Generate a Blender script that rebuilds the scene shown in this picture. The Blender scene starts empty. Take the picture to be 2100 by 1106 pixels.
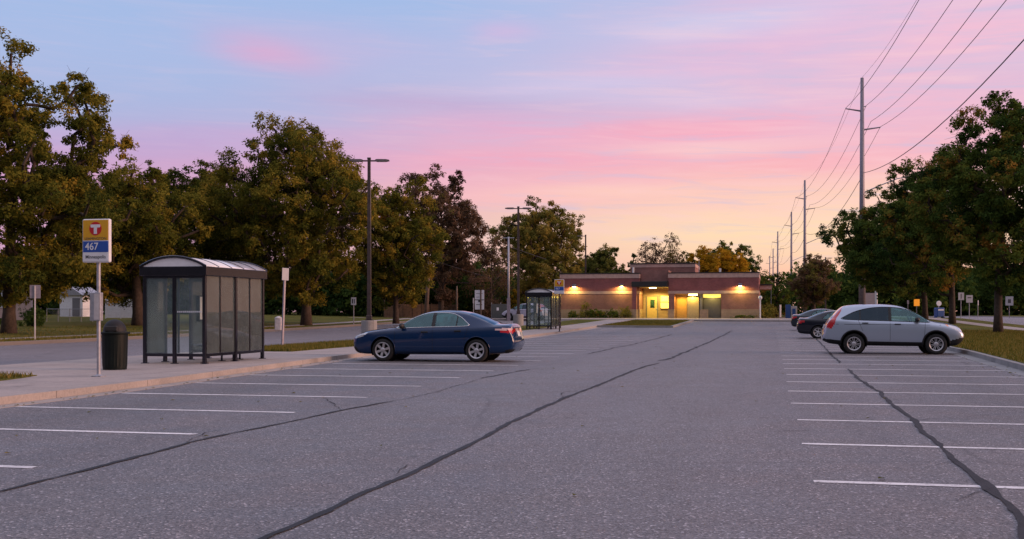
import bpy, math, random
import numpy as np
from mathutils import Vector, Matrix

random.seed(7); RNG = np.random.default_rng(7)
SC = bpy.context.scene
COL = SC.collection
PI = math.pi
# ------------------------------------------------------------------ frame of reference
F, HC, CX, HY = 2330.0, 1.415, 1050.0, 640.0          # focal length (px of 2100), eye height, centre, horizon
TH = math.atan(530 / F); CT, ST = math.cos(TH), math.sin(TH)

def L2W(t, s): return (t * CT + s * ST, -t * ST + s * CT)
def W2L(x, y): return (x * CT - y * ST, x * ST + y * CT)
def sstep(a):
    a = min(1, max(0, a)); return a * a * (3 - 2 * a)
def H(x, y):
    g = 0.65 * (min(1.0, max(0.0, (y - 50) / 65.0)) ** 1.5)
    t = x * CT - y * ST
    return g + 0.35 * sstep((-35 - t) / 22.0)
def G(px, py, dz=0.0):
    """ground point seen at a pixel"""
    Y = 30.0
    for _ in range(40):
        x = (px - CX) / F * Y
        Y = 0.5 * Y + 0.5 * F * (HC - dz - H(x, Y)) / (py - HY)
    x = (px - CX) / F * Y
    return x, Y
def at(px, Y): return (px - CX) / F * Y, Y
def zat(py, Y): return HC + (HY - py) * Y / F
def t_at(px, s):
    a = (px - CX) / F; Y = s / (CT + a * ST); return W2L(a * Y, Y)[0]

# ------------------------------------------------------------------ mesh helpers
class MB:
    def __init__(self): self.v = []; self.f = []; self.m = []
    def add(self, vs, fs, mi=0):
        o = len(self.v); self.v += [tuple(p) for p in vs]
        self.f += [tuple(i + o for i in f) for f in fs]; self.m += [mi] * len(fs); return self
    def box(self, c, s, rz=0, mi=0, M=None):
        x, y, z = s[0] / 2, s[1] / 2, s[2] / 2
        vs = [(-x, -y, -z), (x, -y, -z), (x, y, -z), (-x, y, -z), (-x, -y, z), (x, -y, z), (x, y, z), (-x, y, z)]
        R = M if M is not None else Matrix.Rotation(rz, 3, 'Z')
        vs = [tuple(R @ Vector(p) + Vector(c)) for p in vs]
        return self.add(vs, [(0, 3, 2, 1), (4, 5, 6, 7), (0, 1, 5, 4), (1, 2, 6, 5), (2, 3, 7, 6), (3, 0, 4, 7)], mi)
    def bb(self, a, b, mi=0):
        return self.box([(a[i] + b[i]) / 2 for i in range(3)], [abs(b[i] - a[i]) for i in range(3)], mi=mi)
    def tube(self, pts, rs, n=8, mi=0, caps=True):
        pts = [Vector(p) for p in pts]
        if not hasattr(rs, '__len__'): rs = [rs] * len(pts)
        vs, fs = [], []; ref = None
        for i, p in enumerate(pts):
            d = (pts[min(i + 1, len(pts) - 1)] - pts[max(i - 1, 0)])
            d = d.normalized() if d.length > 1e-9 else Vector((0, 0, 1))
            if ref is None: ref = Vector((1, 0, 0)) if abs(d.x) < .9 else Vector((0, 1, 0))
            u = (ref - d * ref.dot(d)).normalized(); w = d.cross(u); ref = u
            for k in range(n):
                a = 2 * PI * k / n
                vs.append(tuple(p + (u * math.cos(a) + w * math.sin(a)) * rs[i]))
        for i in range(len(pts) - 1):
            for k in range(n):
                a, b = i * n + k, i * n + (k + 1) % n
                fs.append((a, b, b + n, a + n))
        if caps:
            fs.append(tuple(range(n - 1, -1, -1))); q = (len(pts) - 1) * n; fs.append(tuple(q + k for k in range(n)))
        return self.add(vs, fs, mi)
    def lathe(self, prof, n=24, c=(0, 0, 0), axis='z', mi=0):
        vs, fs = [], []; m = len(prof)
        for k in range(n):
            a = 2 * PI * k / n
            for r, h in prof:
                p = (r * math.cos(a), r * math.sin(a), h)
                if axis == 'y': p = (p[0], h, p[1])
                vs.append((p[0] + c[0], p[1] + c[1], p[2] + c[2]))
        for k in range(n):
            k2 = (k + 1) % n
            for j in range(m - 1): fs.append((k * m + j, k2 * m + j, k2 * m + j + 1, k * m + j + 1))
        return self.add(vs, fs, mi)
    def prism(self, poly, y0, y1, mi=0):
        """polygon in x,z extruded along y"""
        n = len(poly)
        vs = [(x, y0, z) for x, z in poly] + [(x, y1, z) for x, z in poly]
        fs = [tuple(range(n)), tuple(range(2 * n - 1, n - 1, -1))] + [(i, i + n, (i + 1) % n + n, (i + 1) % n) for i in range(n)]
        return self.add(vs, fs, mi)
    def build(self, name, mats, parent=None, smooth=False, bevel=0):
        me = bpy.data.meshes.new(name)
        me.from_pydata(self.v, [], self.f)
        mats = mats if isinstance(mats, (list, tuple)) else [mats]
        for mm in mats: me.materials.append(mm)
        if len(mats) > 1: me.polygons.foreach_set('material_index', self.m)
        if smooth: me.polygons.foreach_set('use_smooth', [True] * len(self.f))
        me.update()
        o = bpy.data.objects.new(name, me); COL.objects.link(o)
        if parent: o.parent = parent
        if bevel:
            b = o.modifiers.new('bevel', 'BEVEL'); b.width = bevel; b.segments = 2; b.limit_method = 'ANGLE'
        return o

def fix_normals(o):
    import bmesh
    bm = bmesh.new(); bm.from_mesh(o.data); bmesh.ops.recalc_face_normals(bm, faces=bm.faces); bm.to_mesh(o.data); bm.free()

def thing(name, label, cat, loc=(0, 0, 0), rotz=0, group=None):
    o = bpy.data.objects.new(name, None); COL.objects.link(o)
    o.empty_display_size = .2; o.location = loc; o.rotation_euler = (0, 0, rotz)
    o['label'] = label; o['category'] = cat
    if group: o['group'] = group
    return o
def tag(o, label, cat, group=None):
    o['label'] = label; o['category'] = cat
    if group: o['group'] = group
    return o
def struct(o, kind='structure'): o['kind'] = kind; return o
def dup(root, loc, rotz, label):
    r = root.copy(); COL.objects.link(r); r.location = loc; r.rotation_euler = (0, 0, rotz); r['label'] = label
    for ch in list(root.children):
        c = ch.copy(); COL.objects.link(c); c.parent = r
        for g in list(ch.children):
            d = g.copy(); COL.objects.link(d); d.parent = c
    return r
def text_mesh(body, size, name, mat, parent, loc, rot=(PI / 2, 0, 0), width=None, bold=0.0):
    cu = bpy.data.curves.new('t', 'FONT'); cu.body = body; cu.size = size; cu.align_x = 'CENTER'; cu.align_y = 'CENTER'
    cu.extrude = 0.001; cu.offset = bold
    ob = bpy.data.objects.new('t', cu); COL.objects.link(ob)
    me = bpy.data.meshes.new_from_object(ob)
    bpy.data.objects.remove(ob)
    me.materials.clear(); me.materials.append(mat)
    if width:
        xs = [v.co.x for v in me.vertices]; k = width / (max(xs) - min(xs))
        for v in me.vertices: v.co.x *= k
    o = bpy.data.objects.new(name, me); COL.objects.link(o); o.parent = parent; o.location = loc; o.rotation_euler = rot
    return o

# ------------------------------------------------------------------ materials
def s2l(c):
    return tuple((x / 255 / 12.92 if x / 255 <= .04045 else ((x / 255 + .055) / 1.055) ** 2.4) for x in c) + (1,)
class NT:
    def __init__(self, tree): self.t = tree; self.n = tree.nodes; self.l = tree.links
    def node(self, ty, **kw):
        n = self.n.new(ty)
        for k, v in kw.items():
            if k == 'inp':
                for a, b in v.items(): self.set(n.inputs[a], b)
            else: setattr(n, k, v)
        return n
    def set(self, sock, v):
        if isinstance(v, bpy.types.NodeSocket): self.l.new(v, sock)
        else: sock.default_value = v
    def math(self, op, a, b=None, c=None, clamp=False):
        n = self.n.new('ShaderNodeMath'); n.operation = op; n.use_clamp = clamp
        self.set(n.inputs[0], a)
        if b is not None: self.set(n.inputs[1], b)
        if c is not None: self.set(n.inputs[2], c)
        return n.outputs[0]
    def mix(self, f, a, b, mode='MIX'):
        n = self.n.new('ShaderNodeMix'); n.data_type = 'RGBA'; n.blend_type = mode; n.clamp_factor = True
        self.set(n.inputs[0], f); self.set(n.inputs[6], a); self.set(n.inputs[7], b); return n.outputs[2]
    def ramp(self, f, stops, interp='LINEAR'):
        n = self.n.new('ShaderNodeValToRGB'); r = n.color_ramp; r.interpolation = interp
        while len(r.elements) < len(stops): r.elements.new(.5)
        for e, (p, c) in zip(r.elements, stops):
            e.position = p; e.color = c if len(c) == 4 else tuple(c) + (1,)
        self.set(n.inputs[0], f); return n.outputs[0]
    def noise(self, vec, scale, detail=4, rough=.55, dist=0):
        n = self.n.new('ShaderNodeTexNoise'); self.set(n.inputs['Vector'], vec)
        n.inputs['Scale'].default_value = scale; n.inputs['Detail'].default_value = detail
        n.inputs['Roughness'].default_value = rough; n.inputs['Distortion'].default_value = dist
        return n.outputs[0]
def newmat(name):
    m = bpy.data.materials.new(name); m.use_nodes = True
    nt = NT(m.node_tree); b = m.node_tree.nodes['Principled BSDF']; return m, nt, b
def g3(v): return (v, v, v, 1)

def plain(name, col, rough=.5, metal=0, coat=0, var=.25, scale=6, bump=0.0, bscale=60, spec=.5, emit=None, es=0):
    m, nt, b = newmat(name)
    tc = nt.node('ShaderNodeTexCoord').outputs['Object']
    n = nt.noise(tc, scale, 6, .6)
    lo = tuple(max(0, x * (1 - var)) for x in col[:3]) + (1,); hi = tuple(min(1, x * (1 + var)) for x in col[:3]) + (1,)
    nt.set(b.inputs['Base Color'], nt.ramp(n, [(.3, lo), (.7, hi)]))
    b.inputs['Roughness'].default_value = rough; b.inputs['Metallic'].default_value = metal
    b.inputs['Coat Weight'].default_value = coat; b.inputs['Coat Roughness'].default_value = .05
    b.inputs['Specular IOR Level'].default_value = spec
    if bump:
        bp = nt.node('ShaderNodeBump', inp={'Strength': bump, 'Distance': .01, 'Height': nt.noise(tc, bscale, 3)})
        nt.set(b.inputs['Normal'], bp.outputs[0])
    if emit:
        b.inputs['Emission Color'].default_value = emit; b.inputs['Emission Strength'].default_value = es
    return m

def asphalt(name, base, tint, lane=None):
    m, nt, b = newmat(name)
    geo = nt.node('ShaderNodeNewGeometry').outputs['Position']
    big = nt.noise(geo, .10, 5, .6); mid = nt.noise(geo, .9, 6, .68)
    rot = nt.node('ShaderNodeMapping', inp={'Vector': geo, 'Rotation': (0, 0, TH)}).outputs[0]
    mp = nt.node('ShaderNodeMapping', inp={'Vector': rot, 'Scale': (1.0, .06, 1)})
    streak = nt.noise(mp.outputs[0], .9, 5, .65)
    fine = nt.noise(geo, 55, 4, .8)
    vo = nt.node('ShaderNodeTexVoronoi', inp={'Vector': geo, 'Scale': 62.0}); vo.feature = 'F1'
    speck = nt.ramp(vo.outputs['Color'], [(.08, g3(.2)), (.4, g3(.75)), (.8, g3(1.15)), (.94, g3(3.4))])
    k = lambda q: tuple(x * q for x in base) + (1,)
    c = nt.mix(nt.ramp(big, [(.32, g3(0)), (.68, g3(1))]), k(.84), k(1.16))
    c = nt.mix(nt.ramp(mid, [(.32, g3(0)), (.72, g3(.8))]), c, tint)
    c = nt.mix(nt.ramp(streak, [(.45, g3(0)), (.72, g3(.55))]), c, k(.72))
    if lane:
        sx = nt.node('ShaderNodeSeparateXYZ', inp={0: rot}).outputs[0]
        for t0, wd, q, st in lane:
            d = nt.math('DIVIDE', nt.math('SUBTRACT', nt.math('ADD', sx, nt.math('MULTIPLY', nt.math('SUBTRACT', mid, .5), 1.4)), t0), wd)
            gk = nt.math('MULTIPLY', nt.math('EXPONENT', nt.math('MULTIPLY', nt.math('MULTIPLY', d, d), -1.0)), st)
            c = nt.mix(gk, c, tuple(x * q for x in base[:2]) + (base[2] * q * .96, 1))
    c = nt.mix(.85, c, speck, 'MULTIPLY')
    c = nt.mix(.7, c, nt.ramp(fine, [(.33, g3(.38)), (.52, g3(1.0)), (.68, g3(1.8))]), 'MULTIPLY')
    st = nt.noise(geo, .55, 4, .5, .8)                                   # oil drips and old scuffs
    c = nt.mix(nt.ramp(st, [(.63, g3(0)), (.74, g3(.45))]), c, k(.42))
    sp = nt.noise(geo, 2.6, 3, .5, .4)
    c = nt.mix(nt.ramp(sp, [(.69, g3(0)), (.74, g3(.6))]), c, k(.4))
    ve = nt.node('ShaderNodeTexVoronoi', inp={'Vector': nt.mix(.35, geo, nt.node('ShaderNodeTexNoise', inp={'Vector': geo, 'Scale': .8, 'Detail': 5.0}).outputs[1], 'ADD'), 'Scale': .16}); ve.feature = 'DISTANCE_TO_EDGE'
    hair = nt.ramp(ve.outputs['Distance'], [(.0, g3(.6)), (.0035, g3(.45)), (.0055, g3(0))])
    c = nt.mix(nt.math('MULTIPLY', hair, nt.ramp(big, [(.42, g3(0)), (.6, g3(1))])), c, k(.35))
    nt.set(b.inputs['Base Color'], c)
    nt.set(b.inputs['Roughness'], nt.ramp(mid, [(.3, g3(.5)), (.7, g3(.66))])); b.inputs['Specular IOR Level'].default_value = .5
    bp = nt.node('ShaderNodeBump', inp={'Strength': .55, 'Distance': .01, 'Height': nt.math('ADD', fine, vo.outputs['Distance'])})
    nt.set(b.inputs['Normal'], bp.outputs[0])
    return m

def paintline():
    m, nt, b = newmat('line paint')
    geo = nt.node('ShaderNodeNewGeometry').outputs['Position']
    w = nt.ramp(nt.noise(geo, 14, 5, .75), [(.34, g3(.0)), (.46, g3(1))])
    w2 = nt.ramp(nt.noise(geo, 1.3, 3), [(.3, g3(.55)), (.6, g3(1))])
    c = nt.mix(nt.math('MULTIPLY', w, w2), (.2, .19, .21, 1), (.82, .82, .84, 1))
    nt.set(b.inputs['Base Color'], c); b.inputs['Roughness'].default_value = .6
    return m

def concrete(name, c0, c1, joint=1.5, band=None):
    m, nt, b = newmat(name)
    geo = nt.node('ShaderNodeNewGeometry').outputs['Position']
    mp = nt.node('ShaderNodeMapping', inp={'Vector': geo, 'Rotation': (0, 0, TH)})
    n = nt.noise(geo, .8, 6, .65); n2 = nt.noise(geo, 22, 4, .7)
    c = nt.mix(nt.ramp(n, [(.3, g3(0)), (.7, g3(1))]), c0, c1)
    c = nt.mix(.5, c, nt.ramp(n2, [(.3, g3(.62)), (.7, g3(1.25))]), 'MULTIPLY')
    st = nt.noise(mp.outputs[0], .45, 3, .6, 1.0)
    c = nt.mix(nt.ramp(st, [(.56, g3(0)), (.72, g3(.55))]), c, tuple(x * .55 for x in c0[:3]) + (1,))
    if joint:
        sx = nt.node('ShaderNodeSeparateXYZ', inp={0: mp.outputs[0]})
        e = None
        for o in (0, 1):
            fr = nt.math('FRACT', nt.math('DIVIDE', sx.outputs[o], joint))
            d = nt.math('ABSOLUTE', nt.math('SUBTRACT', fr, .5))
            k = nt.math('LESS_THAN', d, .011 / joint)
            e = k if e is None else nt.math('MAXIMUM', e, k)
        c = nt.mix(nt.math('MULTIPLY', e, .7), c, tuple(x * .3 for x in c0[:3]) + (1,))
    nt.set(b.inputs['Base Color'], c); b.inputs['Roughness'].default_value = .85
    bp = nt.node('ShaderNodeBump', inp={'Strength': .35, 'Distance': .01, 'Height': n2}); nt.set(b.inputs['Normal'], bp.outputs[0])
    return m

def grassmat(name='grass ground', k=1.0):
    m, nt, b = newmat(name)
    geo = nt.node('ShaderNodeNewGeometry').outputs['Position']
    n = nt.noise(geo, .25, 5, .6); n2 = nt.noise(geo, 2.2, 6, .7); n3 = nt.noise(geo, 30, 3, .7)
    c = nt.ramp(n, [(.3, (.07 * k, .085 * k, .015 * k, 1)), (.5, (.15 * k, .14 * k, .026 * k, 1)), (.7, (.23 * k, .175 * k, .045 * k, 1))])
    c = nt.mix(nt.ramp(n2, [(.35, g3(0)), (.7, g3(.7))]), c, (.065 * k, .085 * k, .018 * k, 1))
    c = nt.mix(.8, c, nt.ramp(n3, [(.3, g3(.35)), (.7, g3(1.6))]), 'MULTIPLY')
    nt.set(b.inputs['Base Color'], c); b.inputs['Roughness'].default_value = .95; b.inputs['Specular IOR Level'].default_value = .1
    bp = nt.node('ShaderNodeBump', inp={'Strength': .8, 'Distance': .05, 'Height': n3}); nt.set(b.inputs['Normal'], bp.outputs[0])
    return m

def brickmat(name, c1, c2, mortar, sx=.2, sz=.067, off=.5):
    m, nt, b = newmat(name)
    tc = nt.node('ShaderNodeTexCoord').outputs['Object']
    s = nt.node('ShaderNodeSeparateXYZ', inp={0: tc})
    cmb = nt.node('ShaderNodeCombineXYZ', inp={0: nt.math('ADD', s.outputs[0], s.outputs[1]), 1: s.outputs[2]})
    br = nt.node('ShaderNodeTexBrick', inp={'Vector': cmb.outputs[0], 'Color1': c1, 'Color2': c2, 'Mortar': mortar, 'Scale': 1.0,
                 'Mortar Size': .008, 'Brick Width': sx, 'Row Height': sz}); br.offset = off
    n = nt.noise(tc, 1.1, 5, .6); n2 = nt.noise(tc, 30, 3)
    c = nt.mix(.7, br.outputs[0], nt.ramp(n, [(.3, g3(.72)), (.7, g3(1.25))]), 'MULTIPLY')
    c = nt.mix(.5, c, nt.ramp(n2, [(.3, g3(.75)), (.7, g3(1.2))]), 'MULTIPLY')
    nt.set(b.inputs['Base Color'], c); b.inputs['Roughness'].default_value = .85
    return m

def glassmat(name, tint, rough=.02, cover=.05, covercol=(.5, .5, .5, 1), ior=1.45, gcol=(1, 1, 1, 1), spread=1.0):
    m, nt, b = newmat(name); nt.n.remove(b); out = nt.n['Material Output']
    tr = nt.node('ShaderNodeBsdfTransparent', inp={0: tint})
    gl = nt.node('ShaderNodeBsdfGlossy', inp={'Color': gcol, 'Roughness': rough})
    df = nt.node('ShaderNodeBsdfDiffuse', inp={0: covercol})
    fr = nt.node('ShaderNodeFresnel', inp={'IOR': ior})
    tc = nt.node('ShaderNodeTexCoord').outputs['Object']
    d = nt.ramp(nt.noise(tc, 2.5, 6, .7), [(.35, g3(cover * (1 - .6 * spread))), (.75, g3(cover * (1 + .8 * spread)))])  # uneven share of plain diffuse colour laid over the clear pane
    m1 = nt.node('ShaderNodeMixShader', inp={0: d, 1: tr.outputs[0], 2: df.outputs[0]})
    m2 = nt.node('ShaderNodeMixShader', inp={0: fr.outputs[0], 1: m1.outputs[0], 2: gl.outputs[0]})
    nt.set(out.inputs[0], m2.outputs[0]); return m

def leafmat(name, stops, transl=.3):
    m, nt, b = newmat(name); nt.n.remove(b); out = nt.n['Material Output']
    a = nt.node('ShaderNodeAttribute', attribute_name='tone')
    c = nt.ramp(a.outputs['Fac'], stops)
    df = nt.node('ShaderNodeBsdfDiffuse', inp={0: c, 1: .5})
    tl = nt.node('ShaderNodeBsdfTranslucent', inp={0: c})
    mx = nt.node('ShaderNodeMixShader', inp={0: transl, 1: df.outputs[0], 2: tl.outputs[0]})
    nt.set(out.inputs[0], mx.outputs[0]); return m

def carpaint(name, col, metal=.35, rough=.35, coat=1.0):
    m, nt, b = newmat(name)
    tc = nt.node('ShaderNodeTexCoord').outputs['Object']
    n = nt.noise(tc, 4, 5, .6); s = nt.node('ShaderNodeSeparateXYZ', inp={0: tc})
    dust = nt.ramp(nt.math('ADD', s.outputs[2], nt.math('MULTIPLY', n, .25)), [(.3, g3(.5)), (.62, g3(0))])
    c = nt.mix(nt.math('MULTIPLY', dust, .03), col, (.09, .075, .07, 1))
    nt.set(b.inputs['Base Color'], c); b.inputs['Metallic'].default_value = metal
    nt.set(b.inputs['Roughness'], nt.math('ADD', rough, nt.math('MULTIPLY', dust, .15)))
    b.inputs['Coat Weight'].default_value = coat; b.inputs['Coat Roughness'].default_value = .03; b.inputs['Specular IOR Level'].default_value = .5 if metal > .3 else .08
    return m

M = {}
M['asphalt'] = asphalt('lot asphalt', (.152, .152, .168), (.205, .180, .186, 1), [(-4.7, 1.1, 1.2, .45), (-1.6, 1.1, 1.2, .4), (-9.4, .9, .66, .4), (3.6, .9, .68, .4)])
M['street'] = asphalt('street asphalt', (.19, .18, .2), (.22, .19, .2, 1))
M['tar'] = plain('crack sealant', (.016, .016, .019), .62, var=.5, scale=3, bump=.3, spec=.25)
M['paint'] = paintline()
M['walk'] = concrete('sidewalk concrete', (.30, .27, .26, 1), (.40, .345, .325, 1), 1.5)
M['curb'] = concrete('curb concrete', (.29, .262, .248, 1), (.38, .332, .31, 1), 3.0)
M['curbgrey'] = concrete('grey curb concrete', (.22, .22, .22, 1), (.32, .31, .31, 1), 3.0)
M['grass'] = grassmat('grass ground', .85)
M['dirt'] = grassmat('terrain ground', .7)
M['brick'] = brickmat('maroon brick', (.24, .060, .064, 1), (.30, .080, .082, 1), (.24, .15, .15, 1))
M['brick2'] = brickmat('brown brick', (.24, .100, .088, 1), (.30, .130, .110, 1), (.25, .17, .155, 1))
M['stone'] = brickmat('tan block', (.34, .25, .18, 1), (.40, .29, .21, 1), (.25, .19, .15, 1), .6, .3)
M['band'] = plain('tan coping', (.50, .34, .305), .8, var=.15, scale=3)
M['darkroof'] = plain('dark roof metal', (.018, .018, .022), .5)
M['navy'] = plain('dark navy anodised frame', (.060, .060, .080), .2, metal=.9, var=.12, bump=.04)
M['steel'] = plain('galvanised steel', (.36, .37, .42), .42, metal=.55, var=.2, scale=9)
M['steeldark'] = plain('weathered pole steel', (.24, .22, .27), .5, metal=.3, var=.2)
M['bronze'] = plain('bronze lamp post', (.11, .085, .085), .36, metal=.85)
M['wood'] = plain('weathered wood', (.13, .085, .06), .85, var=.4, scale=4, bump=.4)
M['white'] = plain('white paint', (.74, .75, .8), .5, var=.1)
M['dirtywhite'] = plain('dirty white plastic', (.5, .47, .48), .6, var=.15)
M['black'] = plain('black plastic', (.012, .012, .013), .6, var=.3)
M['rubber'] = plain('tyre rubber', (.014, .014, .015), .85, var=.4, bump=.2)
M['alloy'] = plain('wheel alloy', (.5, .5, .53), .35, metal=.75, var=.1)
M['chrome'] = plain('chrome trim', (.7, .7, .72), .15, metal=1, var=.05)
M['under'] = plain('dark underbody', (.006, .006, .006), .9)
M['cangreen'] = plain('dark green ribbed plastic', (.003, .0065, .006), .5, var=.3, spec=.2)
M['yellow'] = plain('yellow sign film', (.62, .32, .008), .45, var=.06)
M['red'] = plain('red sign film', (.5, .008, .015), .45, var=.06)
M['blue'] = plain('blue sign film', (.012, .07, .35), .45, var=.06)
M['signwhite'] = plain('white sign film', (.66, .67, .72), .45, var=.06)
M['signdull'] = plain('dull white sign', (.34, .36, .42), .5, var=.06)
M['ink'] = plain('sign ink', (.04, .04, .05), .6)
M['glass'] = glassmat('shelter glass', (.93, .97, .96, 1), cover=.10, covercol=(.62, .80, .86, 1), ior=1.3, spread=.35)  # pale bluish diffuse layer makes the panes milkier
M['roofpanel'] = plain('white vault panel', (.78, .78, .82), .22, var=.06, coat=.6)
M['carglass'] = glassmat('car glass', (.58, .84, .82, 1), cover=.07, covercol=(.2, .46, .48, 1), ior=1.95, gcol=(.62, .95, 1, 1))  # teal diffuse layer paints blue sky reflection into the panes
M['tintglass'] = glassmat('privacy glass', (.05, .08, .10, 1), cover=.015, ior=1.6, gcol=(.55, .8, 1, 1))
M['tail'] = plain('red tail lens', (.5, .012, .02), .12, coat=1, var=.1)
M['tailclear'] = plain('clear tail lens', (.7, .5, .5), .1, coat=1, var=.1)
M['lamp'] = plain('clear headlamp', (.55, .56, .6), .08, metal=.4, coat=1, var=.25, scale=20)
M['amber'] = plain('amber lens', (.6, .2, .05), .2, coat=1)
M['plate'] = plain('licence plate', (.6, .6, .62), .4, var=.1)
M['seat'] = plain('grey seat cloth', (.3, .3, .28), .9)
M['bluepaint'] = carpaint('dark blue car paint', (.0015, .023, .085, 1), .0, .2, 1.0)
M['silver'] = carpaint('silver car paint', (.40, .47, .58, 1), .6, .3)
M['darkpaint'] = carpaint('near-black car paint', (.008, .011, .022, 1), .3, .3)
M['tealpaint'] = carpaint('dark teal-grey car paint', (.02, .035, .05, 1), .3, .3)
M['whitepaint'] = carpaint('lavender-white van paint', (.5, .48, .58, 1), .1, .4)
M['clad'] = plain('dark bumper cladding', (.012, .012, .015), .6, var=.2, spec=.3)
M['bark'] = plain('tree bark', (.055, .038, .03), .95, var=.5, scale=5, bump=.8, bscale=14)
M['olive'] = leafmat('olive-gold leaves', [(0, (0.0456, 0.0624, 0.0144, 1)), (.35, (0.1260, 0.1344, 0.0240, 1)), (.65, (0.2340, 0.2016, 0.0324, 1)), (1, (0.4080, 0.2700, 0.0432, 1))], .32)
M['green'] = leafmat('dark green leaves', [(0, (0.0337, 0.0673, 0.0211, 1)), (.4, (0.0884, 0.1390, 0.0295, 1)), (.75, (0.1791, 0.2002, 0.0380, 1)), (1, (0.4212, 0.2106, 0.0463, 1))], .3)
M['russet'] = leafmat('russet-green leaves', [(0, (0.0665, 0.0436, 0.0315, 1)), (.4, (0.1452, 0.0944, 0.0581, 1)), (.7, (0.2057, 0.1210, 0.0847, 1)), (1, (0.1573, 0.1452, 0.0363, 1))], .3)
M['mid'] = leafmat('mid green leaves', [(0, (0.0644, 0.0858, 0.0257, 1)), (.5, (0.1859, 0.1859, 0.0429, 1)), (1, (0.3575, 0.2717, 0.0644, 1))], .35)
M['gold'] = leafmat('yellow leaves', [(0, (.16, .11, .012, 1)), (.5, (.42, .25, .018, 1)), (1, (.58, .34, .03, 1))], .4)
M['blade'] = leafmat('grass blades', [(0, (.06, .085, .016, 1)), (.5, (.17, .15, .03, 1)), (1, (.3, .22, .07, 1))], .3)
M['emit'] = plain('lamp lens lit', (1, .8, .4), .3, emit=(1, .72, .25, 1), es=14)
M['emitsoft'] = plain('lit panel', (1, .8, .3), .3, emit=(1, .66, .12, 1), es=1.3)
M['cream'] = plain('cream door paint', (.55, .42, .2), .6, var=.08)
M['grey'] = plain('grey door paint', (.16, .16, .18), .55, var=.08)
M['housewall'] = plain('pale house siding', (.56, .43, .43), .8, var=.08)
M['bluesteel'] = plain('blue enamel', (.03, .09, .3), .5, var=.15)
M['orange'] = plain('orange sign lit', (.8, .3, .02), .5, emit=(1, .34, .015, 1), es=.35)

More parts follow.
